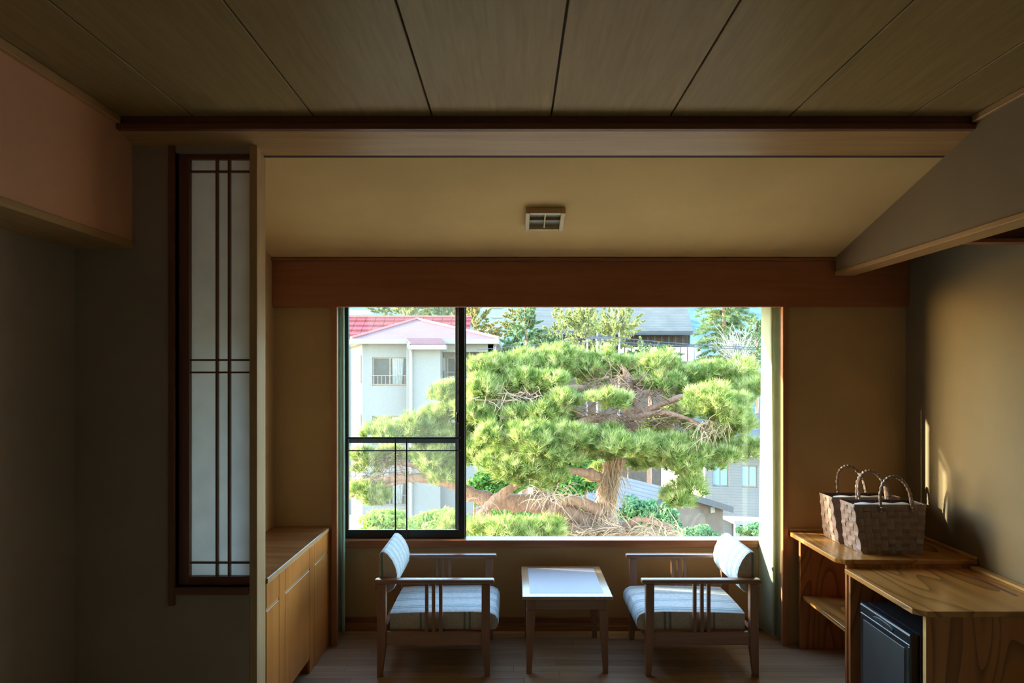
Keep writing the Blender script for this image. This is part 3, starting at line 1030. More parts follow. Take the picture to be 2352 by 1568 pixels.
M['leaf_far'] = m_trans('leaf_far_green', [(0.3, (0.10, 0.17, 0.085)), (0.7, (0.24, 0.31, 0.14))], 0.3, 0.7)
M['pale_twig'] = m_plain('pale_twig', (0.34, 0.32, 0.29), 0.9, 0.1)
M['white_wall'] = m_plain('white_render', (0.185, 0.19, 0.19), 0.8, 0.2, 0, 0.03, 0.4)
M['white_trim'] = m_plain('white_gutter', (0.22, 0.22, 0.21), 0.5, 0.4, 0, 0.02)
M['red_roof'] = m_rows('pink_red_roof', (0.145, 0.062, 0.07), (0.17, 0.078, 0.088), 2, 0.052, 0.22, 0.45, 0.55)
M['red_tile'] = m_plain('red_roof_tile', (0.19, 0.035, 0.04), 0.6, 0.3, 0, 0.12, 3.0)
M['red_ridge'] = m_plain('red_ridge_cap', (0.32, 0.12, 0.105), 0.6, 0.3)
M['pane_far'] = m_plain('far_window_glass', (0.060, 0.062, 0.060), 0.55, 0.15)
M['bronze'] = m_plain('bronze_window_frame', (0.22, 0.17, 0.13), 0.5)
M['sheer'] = m_plain('far_curtain', (0.26, 0.29, 0.29), 0.9, 0.1)
M['grey_roof'] = m_rows('blue_grey_metal_roof', (0.036, 0.043, 0.055), (0.047, 0.056, 0.07), 2, 0.062, 0.16, 0.4, 0.6)
M['shingle'] = m_rows('grey_shingle_roof', (0.085, 0.088, 0.085), (0.12, 0.12, 0.112), 2, 0.13, 0.25, 0.8, 0.75)
M['dark_fascia'] = m_plain('dark_fascia', (0.05, 0.05, 0.06), 0.6)
M['brown_wall'] = m_plain('brown_plaster', (0.12, 0.092, 0.077), 0.9, 0.1, 0, 0.15, 4.0)
M['grey_siding'] = m_rows('grey_siding', (0.145, 0.145, 0.15), (0.17, 0.17, 0.175), 2, 0.10, 0.16, 0.8, 0.86)
M['cream_wall'] = m_plain('cream_wall', (0.42, 0.38, 0.29), 0.8, 0.2, 0, 0.04)
M['pink_board'] = m_plain('pinkish_board', (0.55, 0.42, 0.40), 0.9, 0.1, 0, 0.15)
M['blue_block'] = m_plain('pale_blue_block', (0.20, 0.29, 0.35), 0.8, 0.2, 0, 0.04)
M['ground'] = m_plain('garden_ground', (0.34, 0.30, 0.24), 0.95, 0.1, 0, 0.3, 0.25)
M['hill'] = m_plain('wooded_hill', (0.085, 0.14, 0.16), 0.95, 0.1, 0, 0.45, 0.18)
M['cable'] = m_plain('power_cable', (0.06, 0.07, 0.09), 0.6)
M['cone'] = m_plain('pine_cone', (0.22, 0.12, 0.08), 0.9)


def nrm(a):
    return a / np.maximum(np.linalg.norm(a, axis=-1, keepdims=True), 1e-9)


def rand_dirs(n):
    return nrm(RNG.normal(size=(n, 3)))


def tufts(c, ax, K, L, w, spread=0.9, stem=0.10):
    """Needle brushes: at every centre K thin needles fanning out around the axis."""
    n = len(c)
    d = nrm(np.repeat(ax, K, 0) + spread * rand_dirs(n * K))
    o = np.repeat(c, K, 0) + np.repeat(ax, K, 0) * (RNG.random((n * K, 1)) - 0.4) * stem
    ln = L * (0.65 + 0.6 * RNG.random((n * K, 1)))
    side = nrm(np.cross(d, rand_dirs(n * K))) * (w * 0.5)
    return np.stack([o - side, o + side, o + d * ln], 1)


def pad_points(p, r, n, low=-0.35):
    """Points over the upper shell of an ellipsoid and the outward direction there."""
    d = rand_dirs(int(n * 2.2))
    d = d[d[:, 2] > low][:n]
    k = (0.72 + 0.33 * RNG.random((len(d), 1)))
    r = np.array(r)
    c = np.array(p) + d * r * k
    ax = nrm(d / r * np.mean(r) * 0.55 + np.array([0, 0, 0.75]) + 0.45 * rand_dirs(len(d)))
    return c, ax


def leaf_tris(c, nr, s):
    """Diamond leaves: two triangles each."""
    n = len(c)
    a = nrm(np.cross(nr, rand_dirs(n)))
    b = np.cross(nr, a)
    s = s * (0.6 + 0.8 * RNG.random((n, 1)))
    p0, p2 = c - a * s, c + a * s
    p1, p3 = c + b * s * 0.45, c - b * s * 0.45
    return np.concatenate([np.stack([p0, p1, p2], 1), np.stack([p0, p2, p3], 1)])


def leaf_cloud(p, r, n, s, lumps=9, low=-1.0):
    """Leaves in rounded lumps that fill an ellipsoid."""
    p, r = np.array(p), np.array(r)
    out = []
    for i in range(lumps):
        q = rand_dirs(1)[0]
        lc_ = p + q * r * (0.30 + 0.55 * RNG.random())
        lr = r * (0.22 + 0.16 * RNG.random())
        d = rand_dirs(n // lumps)
        d[:, 2] = np.where(d[:, 2] < low, -d[:, 2], d[:, 2])
        c = lc_ + d * lr * (0.75 + 0.3 * RNG.random((len(d), 1)))
        out.append(leaf_tris(c, nrm(d + 0.8 * rand_dirs(len(d))), s))
    return np.concatenate(out)


def twig_mesh(mb, p, d, ln, r, seg=4, droop=0.0, jit=0.5, n=3, fork=0.5):
    pts = [Vector(p)]
    d = Vector(d).normalized()
    for k in range(seg):
        d = (d + Vector((random.uniform(-jit, jit), random.uniform(-jit, jit), random.uniform(-jit, jit) - droop)) * 0.6).normalized()
        pts.append(pts[-1] + d * (ln / seg))
    mb.tube(pts, [r * (1 - 0.7 * k / seg) for k in range(seg + 1)], n, False)
    if random.random() < fork and ln > 0.12:
        q = pts[random.randint(1, seg - 1)]
        twig_mesh(mb, q, d + Vector((random.uniform(-1, 1), random.uniform(-1, 1), random.uniform(-1, 1))), ln * 0.55, r * 0.6, 3, droop, jit, n, fork * 0.6)


# ------------------------------------------------------------------ ground and hill
g = B(-60, 60, 4.6, 70, -9.5, -7.0).build('ground', 'ground')
tag(g, 'garden ground far below the window', 'ground', kind='structure')
mb = MB()
NXh, NYh = 46, 16
for j in range(NYh):
    for i in range(NXh):
        X = -130 + 260 * i / (NXh - 1)
        Y = 69 + 110 * j / (NYh - 1)
        t = j / (NYh - 1)
        Z = -7 + 40 * (t ** 0.8) + 3.5 * math.sin(X * 0.05 + 1.3) * t + 1.2 * math.sin(X * 0.31 + Y * 0.2)
        mb.v.append((X, Y, Z))
for j in range(NYh - 1):
    for i in range(NXh - 1):
        a = j * NXh + i
        mb.face((a, a + 1, a + NXh + 1, a + NXh))
tag(mb.build('hillside', 'hill', None, smooth=True), 'blue green wooded hillside in the far background', 'hill', kind='structure')

# ------------------------------------------------------------------ the garden pine
TD = 12.0
pine = thing('pine_tree', 'large spreading garden pine filling the window view', 'tree', tuple(at(1375, 1300, TD)))
pine.location.z = -7.0
S12 = TD / F


def limb(name, pts, dd=0.0, d1=None):
    n = len(pts)
    P = []
    for i, (px, py, r) in enumerate(pts):
        k = dd if d1 is None else dd + (d1 - dd) * i / (n - 1)
        P.append(at(px, py, TD + k))
    # resample smoothly and roughen
    Q, R = [], []
    for i in range(n - 1):
        p0, p1, p2, p3 = P[max(i - 1, 0)], P[i], P[i + 1], P[min(i + 2, n - 1)]
        for s in range(5):
            t = s / 5
            q = 0.5 * ((2 * p1) + (p2 - p0) * t + (2 * p0 - 5 * p1 + 4 * p2 - p3) * t * t + (3 * p1 - p0 - 3 * p2 + p3) * t ** 3)
            Q.append(q + Vector([random.uniform(-1, 1) * pts[i][2] * 0.12 for _ in range(3)]))
            R.append((pts[i][2] * (1 - t) + pts[i + 1][2] * t) * random.uniform(0.86, 1.14))
    Q.append(P[-1])
    R.append(pts[-1][2])
    return MB().tube(Q, R, 10).build(name, 'bark', pine, smooth=True)


limb('trunk', [(1355, 1620, .42), (1362, 1420, .36), (1370, 1290, .32), (1378, 1215, .26), (1390, 1160, .20), (1402, 1100, .18), (1415, 1050, .17), (1440, 1000, .14),
               (1450, 950, .12), (1445, 880, .08), (1430, 840, .04)])
for pts, d0, d1 in (
        ([(1372, 1215, .14), (1310, 1178, .15), (1245, 1158, .16), (1180, 1155, .15), (1130, 1150, .14), (1085, 1135, .125), (1040, 1110, .11), (990, 1098, .095), (920, 1098, .08), (860, 1105, .065), (795, 1112, .05)], -0.1, 0.1),
        ([(1205, 1105, .05), (1175, 1120, .07), (1135, 1150, .085), (1105, 1180, .075), (1080, 1218, .06)], -0.35, -0.5),
        ([(1385, 1180, .12), (1340, 1156, .11), (1300, 1150, .09), (1275, 1165, .08), (1258, 1190, .08)], -0.15, -0.35),
        ([(1400, 1112, .10), (1360, 1090, .095), (1335, 1084, .08), (1300, 1078, .05), (1270, 1060, .03)], -0.1, -0.7),
        ([(1442, 990, .10), (1400, 968, .09), (1360, 962, .07), (1320, 972, .045), (1270, 985, .03)], -0.1, -0.9),
        ([(1448, 955, .08), (1500, 937, .06), (1560, 912, .05), (1620, 900, .03)], -0.1, -0.7),
        ([(1445, 960, .07), (1510, 948, .05), (1550, 952, .04), (1610, 975, .025)], -0.2, -0.8),
        ([(1445, 905, .07), (1380, 893, .05), (1300, 890, .05), (1220, 902, .045), (1140, 905, .03)], 0.0, -0.4),
        ([(1440, 1000, .08), (1500, 1012, .06), (1580, 1020, .05), (1660, 1040, .03)], 0.0, -0.5),
        ([(1580, 1030, .04), (1590, 1070, .03), (1580, 1110, .025)], -0.5, -0.8),
        ([(1442, 880, .05), (1520, 868, .045), (1620, 870, .03), (1700, 872, .02)], 0.1, 0.1),
        ([(1300, 890, .04), (1220, 935, .035), (1150, 962, .025)], -0.3, -0.8),
        ([(990, 1098, .05), (950, 1068, .045), (900, 1062, .03), (850, 1045, .02)], 0.0, 0.2),
        ([(1040, 1110, .05), (1020, 1040, .04), (1025, 960, .03), (1020, 920, .02)], 0.0, 0.2),
        ([(930, 1105, .04), (880, 1118, .03), (840, 1130, .025), (805, 1140, .02)], 0.0, -0.2),
        ([(1258, 1185, .12), (1256, 1208, .12), (1278, 1230, .13), (1330, 1243, .14), (1400, 1230, .15)], -0.4, -0.5),
        ([(1222, 1212, .085), (1300, 1214, .085), (1380, 1210, .09)], -0.3, -0.2),
        ([(1385, 1225, .10), (1440, 1208, .07), (1470, 1192, .05), (1530, 1210, .035), (1562, 1242, .02)], -0.5, -0.9),
        ([(1290, 1215, .05), (1200, 1230, .045), (1120, 1235, .03)], -0.9, -1.3)):
    limb('branch', pts, d0, d1)

PADS = [
    # px, py, rx, ry, depth offset
    (1108, 846, 42, 34, -.2), (1170, 842, 60, 36, 0), (1240, 832, 64, 40, .2), (1312, 826, 70, 40, .3), (1390, 836, 66, 34, .3), (1455, 842, 55, 30, .2),
    (1508, 836, 46, 26, 0), (1568, 856, 58, 32, .1), (1640, 858, 55, 30, .2), (1695, 862, 38, 32, .1), (1722, 892, 28, 28, -.2),
    (1104, 890, 40, 34, -.5), (1196, 880, 62, 34, -.3), (1268, 872, 52, 30, -.3), (1560, 895, 36, 26, .3), (1092, 944, 34, 34, -.4), (1146, 962, 62, 28, -.6),
    (1380, 918, 56, 16, -.9), (1300, 926, 46, 22, -.8), (1232, 952, 52, 28, -.7), (1512, 880, 40, 26, -.2),
    (1614, 918, 54, 42, -1.1), (1662, 945, 34, 32, -1.0), (1702, 925, 32, 24, -.6), (1690, 985, 28, 20, -.3),
    (1148, 1010, 68, 34, -.9), (1248, 1002, 78, 36, -1.1), (1330, 998, 66, 26, -1.0), (1410, 1020, 80, 34, -.95), (1490, 1026, 76, 32, -.85),
    (1570, 1030, 64, 30, -.7), (1650, 1046, 58, 28, -.6), (1702, 1032, 32, 26, -.5), (1556, 1072, 44, 22, -.8), (1576, 1116, 36, 30, -.95), (1556, 1145, 20, 14, -.95),
    (1288, 1056, 58, 30, -1.1), (1212, 1062, 54, 30, -1.1), (1140, 1062, 44, 28, -.9), (1268, 1100, 40, 24, -1.15), (1180, 1092, 36, 24, -1.0), (1090, 1042, 26, 30, -.6),
    (1022, 912, 30, 36, .2), (1038, 958, 34, 30, .1), (1000, 950, 22, 18, .2), (900, 990, 68, 20, .0), (972, 978, 58, 26, .0), (1030, 1000, 32, 22, -.1),
    (845, 1052, 46, 28, .2), (905, 1045, 36, 22, .4), (1018, 1062, 44, 44, -.3), (985, 1050, 34, 22, .1), (835, 1128, 42, 16, .0), (870, 1145, 30, 12, -.1),
    (1150, 868, 50, 30, .5), (1230, 872, 60, 34, .6), (1330, 862, 60, 26, .7), (1480, 862, 50, 22, .7), (1600, 880, 60, 26, .6), (1670, 890, 44, 24, .5), (1700, 960, 36, 34, .4),
    (1110, 985, 44, 30, .2), (1190, 980, 50, 26, .3), (1290, 965, 40, 22, .1), (1260, 1040, 60, 30, .0), (1360, 1035, 44, 26, -.2), (1520, 1050, 60, 24, .1), (1620, 1010, 44, 22, .2), (1650, 985, 34, 22, .3),
    (1120, 1030, 40, 26, .2), (1500, 985, 44, 18, .5), (1560, 960, 40, 20, .6), (960, 1010, 50, 18, .3), (930, 1000, 50, 18, -.2),
    (1120, 915, 45, 26, -.2), (1200, 925, 50, 24, -.1), (1285, 905, 40, 22, .1), (1385, 1080, 30, 18, .5), (1460, 1065, 34, 16, .4),
    (1178, 1212, 58, 24, -1.5), (1240, 1222, 48, 18, -1.5), (1110, 1228, 48, 18, -1.4), (1040, 1225, 44, 26, -1.2)]
for px, py, rx, ry, dd in PADS:
    r = (rx * S12 * 0.92, max(rx * S12 * 0.75, 0.25), ry * S12 * 0.80)
    c0 = at(px, py + ry * 0.12, TD + dd)
    # every pad is a handful of rounded needle clusters
    cl, al = [], []
    m = int(np.clip(rx * ry / 260.0, 4, 13))
    for k in range(m):
        w = rand_dirs(1)[0]
        cc0 = np.array(c0) + w * np.array(r) * (0.55 + 0.40 * RNG.random())
        rr = 0.10 + 0.10 * RNG.random()
        c, ax = pad_points(cc0, (rr * 1.25, rr * 1.1, rr * 0.85), int(22 + 900 * rr * rr), -0.6)
        cl.append(c)
        al.append(ax)
    c, ax = pad_points(c0, np.array(r) * 0.8, int(20 + 110 * r[0] * r[1] / 0.3), -0.2)
    cl.append(c)
    al.append(ax)
    tri_object('foliage_pad', tufts(np.concatenate(cl), np.concatenate(al), 24, 0.135, 0.0090, 0.72, 0.08), 'needle', pine)
# fine twigs inside the crown and the dry tangle at the foot
for (px, py, rx, ry, dd, n, ln, rr, mt, droop, nm) in (
        (1440, 890, 105, 30, -.25, 190, 0.42, 0.011, 'twig_brown', 0.1, 'twig_cluster'), (1170, 915, 85, 18, -.45, 110, 0.36, 0.009, 'twig', 0.1, 'twig_cluster'),
        (1430, 962, 130, 18, -.5, 130, 0.40, 0.010, 'twig_brown', 0.15, 'twig_cluster'), (1640, 975, 36, 30, -1.0, 60, 0.36, 0.007, 'twig', 0.7, 'twig_cluster'),
        (1260, 1130, 60, 26, -1.0, 70, 0.34, 0.007, 'twig', 0.5, 'twig_cluster'), (880, 1075, 75, 30, .1, 120, 0.40, 0.007, 'twig_brown', 0.2, 'twig_cluster'),
        (1110, 1165, 26, 26, -.5, 40, 0.30, 0.006, 'twig', 0.6, 'twig_cluster'), (1520, 980, 90, 40, -.2, 90, 0.4, 0.008, 'twig_brown', 0.2, 'twig_cluster'),
        (1420, 1222, 105, 15, -.7, 260, 0.42, 0.010, 'twig', 0.15, 'dry_tangle'), (1520, 1215, 50, 18, -.9, 70, 0.40, 0.010, 'twig', 0.5, 'dry_tangle'),
        (1290, 1222, 50, 14, -.7, 70, 0.35, 0.009, 'twig', 0.2, 'dry_tangle')):
    mb = MB()
    for _ in range(n):
        w = random.random() * 2 * math.pi
        q = math.sqrt(random.random())
        p = at(px + rx * q * math.cos(w), py + ry * q * math.sin(w), TD + dd + random.uniform(-.3, .3))
        twig_mesh(mb, p, (random.uniform(-1, 1), random.uniform(-.6, .6), random.uniform(-.5, .6)), ln * random.uniform(.6, 1.3), rr, 4, droop)
    o = mb.build(nm, mt, pine)
    o['kind'] = 'stuff'
mb = MB()
for _ in range(150):                             # dry creepers hanging around the trunk
    py = random.uniform(1050, 1225)
    px = 1412 - (py - 1050) * 0.19 + random.uniform(-24, 22)
    twig_mesh(mb, at(px, py, TD - 0.24), (random.uniform(-.4, .4), random.uniform(-.2, .1), -1), random.uniform(.25, .6), 0.009, 5, 0.2, 0.45)
o = mb.build('dry_creeper', 'twig', pine)
o['kind'] = 'stuff'


# ------------------------------------------------------------------ shrubs round the pine
def shrub(name, label, px, py, d, rx, ry, mat, n=2600, s=0.05, lumps=34, group='garden shrubs below the window'):
    p = at(px, py, d)
    r = (rx * d / F, rx * d / F * 0.7, ry * d / F)
    t = thing(name, label, 'shrub', (p.x, p.y, -7.0), group)
    tri_object('foliage', leaf_cloud(p, r, n, s, lumps), mat, t)
    for k in range(3):
        a = Vector((p.x + (k - 1) * 0.12, p.y, -7.0))
        b = p + Vector(((k - 1) * r[0] * 0.5, 0, -r[2] * 0.3))
        MB().tube([a, (a + b) / 2 + Vector((0.1 * (k - 1), 0.05, 0)), b], [0.06, 0.045, 0.025], 6).build('stem', 'bark', t)
    return t


shrub('garden_shrub', 'light green leafy shrub at the lower left corner of the window', 880, 1205, 12.2, 75, 38, 'leaf_light', 3000)
shrub('garden_shrub', 'light green leafy shrub below the long pine branch', 1005, 1195, 14.8, 72, 42, 'leaf_light', 3200)
shrub('garden_shrub', 'dark green glossy shrub right of the black window bar', 1125, 1120, 14.3, 70, 46, 'leaf_dark', 3600, 0.055)
shrub('garden_shrub', 'dark green glossy shrub low between window bar and pine trunk', 1150, 1205, 16.6, 95, 50, 'leaf_dark', 4200, 0.055)
shrub('garden_shrub', 'dark green shrub left of the pine trunk under the arching branch', 1300, 1190, 14.6, 80, 60, 'leaf_dark', 4200, 0.055)
shrub('garden_shrub', 'dark green shrub showing through the pine behind its trunk', 1310, 1110, 16.8, 70, 40, 'leaf_dark', 3200, 0.055)
shrub('garden_shrub', 'blue green bushy shrub right of the pine trunk', 1468, 1182, 16.6, 58, 54, 'leaf_teal', 5600, 0.05)
shrub('garden_shrub', 'tall blue green shrub in front of the grey roofed shed', 1532, 1198, 14.6, 36, 50, 'leaf_teal', 4000, 0.05)
shrub('garden_shrub', 'low green shrub before the brown shed wall', 1608, 1228, 13.2, 58, 22, 'leaf_teal', 2400, 0.045)
shrub('garden_shrub', 'low green shrub beside the curtain below the grey house', 1732, 1222, 15.8, 40, 24, 'leaf_teal', 2000, 0.045)

shrub('garden_shrub', 'dark green hedge bush seen through the lower left of the pine crown', 1175, 1085, 19.0, 62, 52, 'leaf_dark', 4200, 0.07)
shrub('garden_shrub', 'dark green hedge bush seen through the pine left of its trunk', 1318, 1060, 18.4, 60, 60, 'leaf_dark', 4200, 0.07)
shrub('garden_shrub', 'dark green bush seen between pine trunk and grey shed roof', 1425, 1050, 29.0, 34, 42, 'leaf_dark', 3600, 0.08)

# ------------------------------------------------------------------ white house
wh = thing('white_house', 'white three storey house with pink red hipped roof', 'house', tuple(at(980, 1250, 33)))
wh.location.z = -7.0
D0 = 32.0
k0 = D0 / F


def X32(px, d=D0):
    return (px - HOR[0]) * d / F


def Z32(py, d=D0):
    return CAMZ + (HOR[1] - py) * d / F


xl, xm1, xm2, xr = X32(832), X32(938), X32(1011, 31.4), X32(1133)
ze = Z32(788)
# windows of the left main front are real openings in the wall slab
zrow = [(820, 885), (955, 1020), (1092, 1160)]
zcut = [-7.0]
for a, b in reversed(zrow):
    zcut += [Z32(b), Z32(a)]
zcut.append(ze + 0.25)
MB().grid_slab([xl, X32(855), X32(935), xm1], zcut, D0, D0 + 0.3, [(1, 1), (1, 3), (1, 5)]).build('front_wall', 'white_wall', wh)
MB().hexa([(xl, D0 + .02, -7), (xl - 1.5, D0 + 4.2, -7), (xl - 1.3, D0 + 4.4, -7), (xl + .25, D0 + .32, -7),
           (xl, D0 + .02, ze + .2), (xl - 1.5, D0 + 4.2, ze + .2), (xl - 1.3, D0 + 4.4, ze + .2), (xl + .25, D0 + .32, ze + .2)]).build('side_wall', 'white_wall', wh)
B(xm1, xm2, 31.4, 32.6, -7, Z32(795, 31.4)).build('bay', 'white_wall', wh)
B(xm2, xr, 32.0, 32.2, Z32(808), ze + .25).build('balcony_lintel', 'white_wall', wh)
B(xm2, xr, 33.2, 33.5, -7, ze + .25).build('balcony_wall', 'white_wall', wh)
B(xm2, xr, 32.0, 32.15, -7, Z32(868)).build('parapet', 'white_wall', wh)
B(xr - 0.25, xr, 32.0, 33.5, -7, ze + .2).build('corner_post', 'white_wall', wh)
B(xl + .3, xr, 36.5, 38, -7, ze).build('rear_wall', 'white_wall', wh)


def far_window(x0, x1, z0, z1, y, rail_=True, curt=True):
    w = MB().grid_slab([x0, x0 + .06, (x0 + x1) / 2 - .03, (x0 + x1) / 2 + .03, x1 - .06, x1], [z0, z0 + .06, z1 - .06, z1], y + .10, y + .16, [(1, 1), (3, 1)]).build('window', 'bronze', wh)
    B(x0, (x0 + x1) / 2, y + .13, y + .14, z0, z1).build('pane', 'pane_far', w)
    B((x0 + x1) / 2, x1, y + .13, y + .14, z0, z1).build('pane', 'pane_far', w)
    if curt:
        a, b = (x0 + x1) / 2 + .1, x1 - .18
        mb_ = MB()
        N = 24
        for kz in range(2):
            for i in range(N + 1):
                u = i / N
                sh_ = (0.18 * (1 - kz)) * (u - 0.2)
                mb_.v.append((a + (b - a) * u - sh_ * 0.5, y + .115 + .012 * math.sin(u * 40), z0 + .06 if kz == 0 else z1 - .06))
        for i in range(N):
            mb_.face((i, i + 1, N + 2 + i, N + 1 + i))
        mb_.build('curtain', 'sheer', w)
    if rail_:
        zr = z0 + (z1 - z0) * .34
        m_ = MB()
        m_.box(x0 - .05, x1 + .05, y - .06, y - .03, zr, zr + .03)
        m_.box(x0 - .05, x1 + .05, y - .06, y - .03, z0 + .04, z0 + .07)
        m_.build('railing', 'bronze', w)
        for i in range(9):
            xx = x0 + (x1 - x0) * (i + .5) / 9
            B(xx - .012, xx + .012, y - .055, y - .035, z0 + .07, zr).build('baluster', 'bronze', w)


for a, b in zrow:
    far_window(X32(855), X32(935), Z32(b), Z32(a), D0)
# oblique side windows
for a, b in ((815, 880), (950, 1016)):
    z0, z1 = Z32(b), Z32(a)
    for t0, t1, mt, nm, th in ((.12, .80, 'bronze', 'window', .05), (.18, .40, 'sheer', 'pane', .07), (.47, .74, 'sheer', 'pane', .07)):
        pa, pb = Vector((xl, D0, 0)).lerp(Vector((xl - 1.5, D0 + 4.2, 0)), t0 * .45), Vector((xl, D0, 0)).lerp(Vector((xl - 1.5, D0 + 4.2, 0)), t1 * .45)
        nn = Vector((-.942, -.336, 0)) * th
        e = 0.0 if nm == 'window' else 0.10
        c = [pa, pb, pb + nn, pa + nn]
        MB().hexa([(q.x, q.y, z0 + e) for q in c] + [(q.x, q.y, z1 - e) for q in c]).build(nm, mt, wh)
# balcony: unit, window, rail
ac = B(X32(1009, 33), X32(1022, 33), 32.85, 33.15, Z32(851, 33), Z32(822, 33)).build('air_conditioner', 'white_trim', wh, .01)
for i in range(6):
    zz = Z32(848, 33) + i * .085
    B(X32(1012.5, 33), X32(1019, 33), 32.835, 32.852, zz, zz + .05).build('grille_slat', 'screen_frame', ac)
far_window(X32(1026, 33), X32(1072, 33), Z32(866, 33), Z32(820, 33), 33.05, False, True)
B(xm2, xr, 31.98, 32.02, Z32(855), Z32(853.5)).build('balcony_rail', 'screen_frame', wh)
# roofs
ey = 31.35
eL, eR = at(806, 777, ey), at(1146, 777, ey)
apex = at(957, 733, 35.6)
rear = Vector((apex.x, 41.0, apex.z))
bl = Vector((eL.x - 1.9, 37.5, eL.z))
br = Vector((eR.x, 41.0, eR.z))
mb = MB()
mb.v = [tuple(v) for v in (eL, eR, apex, rear, br, bl)]
for f_ in ((0, 1, 2), (1, 4, 3, 2), (0, 2, 3, 5)):
    mb.face(f_)
mb.face((0, 5, 3, 4, 1))
mb.build('roof', 'red_roof', wh)
for a, b in ((eL, apex), (eR, apex)):
    MB().tube([a + Vector((0, 0, .03)), b + Vector((0, 0, .03))], 0.07, 8).build('ridge_cap', 'red_ridge', wh)
MB().tube([apex, rear], 0.07, 8).build('ridge_cap', 'red_ridge', wh)
p = [eL + Vector((0, -.03, -.24)), eR + Vector((0, -.03, -.24)), br + Vector((0, 0, -.24)), bl + Vector((0, 0, -.24))]
MB().hexa([tuple(v) for v in p] + [tuple(v + Vector((0, 0, .235))) for v in p]).build('eaves', 'white_trim', wh)
q = [at(932, 776, 31.3), at(1012, 776, 31.3), at(1024, 789, 30.8), at(944, 789, 30.8)]
MB().hexa([tuple(v - Vector((0, 0, .06))) for v in q] + [tuple(v) for v in q]).build('bay_roof', 'red_roof', wh)
MB().hexa([(q[3].x - .1, 30.72, q[3].z - .26), (q[2].x, 30.72, q[3].z - .26), (q[2].x, 31.5, q[3].z - .26), (q[3].x - .1, 31.5, q[3].z - .26),
           (q[3].x - .1, 30.72, q[3].z - .06), (q[2].x, 30.72, q[3].z - .06), (q[2].x, 31.5, q[3].z - .06), (q[3].x - .1, 31.5, q[3].z - .06)]).build('bay_eaves', 'white_trim', wh)
MB().tube([at(938, 790, 30.8), at(939, 798, 31.2), at(944, 804, 31.3), at(944, 1250, 31.3)], .07, 8).build('downpipe', 'white_trim', wh)
MB().tube([at(1139, 788, 31.5), at(1137, 796, 31.9), at(1137, 1250, 31.9)], .06, 8).build('downpipe', 'white_trim', wh)

# wing behind with courses of red tiles
rw = thing('red_roofed_wing', 'red tiled roof rising behind the white house', 'house', (X32(930, 42), 42.0, -7.0))
B(X32(770, 42), X32(1075, 42), 41.8, 46, -7, Z32(772, 42)).build('wall', 'white_wall', rw)
for i in range(4):
    za, zb = Z32(770 - 11 * i, 41.3 + .55 * i), Z32(770 - 11 * (i + 1), 41.3 + .55 * (i + 1))
    ya, yb = 41.3 + .55 * i, 41.3 + .55 * (i + 1)
    n = 14
    for j in range(n):
        x0 = X32(765, 42) + (X32(1080, 42) - X32(765, 42)) * j / n
        x1 = x0 + (X32(1080, 42) - X32(765, 42)) / n - .02
        MB().hexa([(x0, ya - .05, za - .05), (x1, ya - .05, za - .05), (x1, yb, zb - .10), (x0, yb, zb - .10),
                   (x0, ya - .05, za + .07), (x1, ya - .05, za + .07), (x1, yb, zb + .0), (x0, yb, zb + .0)]).build('roof_tile', 'red_tile', rw)
B(X32(765, 42), X32(1080, 42), 43.3, 43.8, Z32(729, 43.5), Z32(724.5, 43.5)).build('ridge_cap', 'red_ridge', rw)

# ------------------------------------------------------------------ grey roofed shed (its gable turned to the right)
sd = thing('garden_shed', 'brown walled shed with blue grey metal roof behind the pine', 'shed', (5.0, 21.2, -7.0))
ud, vd = Vector((.906, .423, 0)), Vector((-.423, .906, 0))
g0 = Vector((4.73, 20.0, 0))


def shp(u, v, z):
    q_ = g0 + ud * u + vd * v
    return (q_.x, q_.y, z)


zr_, zev, Lr = -1.79, -2.46, 2.6
MB().prism([(-1.9, -7), (1.94, -7), (1.94, zev - .06), (0, zr_ - .12), (-1.9, zev - .06)], lambda p_, t: shp(p_[0], t, p_[1]), [0.15, Lr]).build('gable_walls', 'brown_wall', sd)
for s in (-1, 1):
    e = 2.08
    w_ = e / 2.07
    dz = (zr_ - zev) * w_
    c = [shp(0, -.12, zr_ - .09), shp(s * e, -.12, zr_ - dz - .09), shp(s * e, Lr + .2, zr_ - dz - .09), shp(0, Lr + .2, zr_ - .09)]
    MB().hexa(c + [(a, b, z + .09) for a, b, z in c]).build('roof_plane', 'grey_roof', sd)
    c = [shp(0, -.15, zr_ - .17), shp(s * e, -.15, zr_ - dz - .17), shp(s * e, -.121, zr_ - dz - .17), shp(0, -.121, zr_ - .17)]
    MB().hexa(c + [(a, b, z + .19) for a, b, z in c]).build('fascia', 'dark_fascia', sd)
c = [shp(1.42, .10, -2.62), shp(1.58, .10, -2.62), shp(1.58, .16, -2.62), shp(1.42, .16, -2.62)]
MB().hexa(c + [(a, b, z + .18) for a, b, z in c]).build('vent', 'white_trim', sd)

# ------------------------------------------------------------------ grey and cream house at right
gh = thing('grey_house', 'grey sided house with a cream side wall near the curtain', 'house', (8.6, 27.0, -7.0))
ug, vg = Vector((.978, -.208, 0)), Vector((-.15, .989, 0))
h0 = Vector((at(1620, 858, 25).x, 25.0, 0))


def ghp(u, v, z):
    q_ = h0 + ug * u + vg * v
    return (q_.x, q_.y, z)


def gz(py, d=25.0):
    return CAMZ + (HOR[1] - py) * d / F


def gbox(u0, u1, v0, v1, z0, z1):
    c_ = [ghp(u0, v0, z0), ghp(u1, v0, z0), ghp(u1, v1, z0), ghp(u0, v1, z0)]
    return MB().hexa(c_ + [(a, b, z1) for a, b, z in c_])


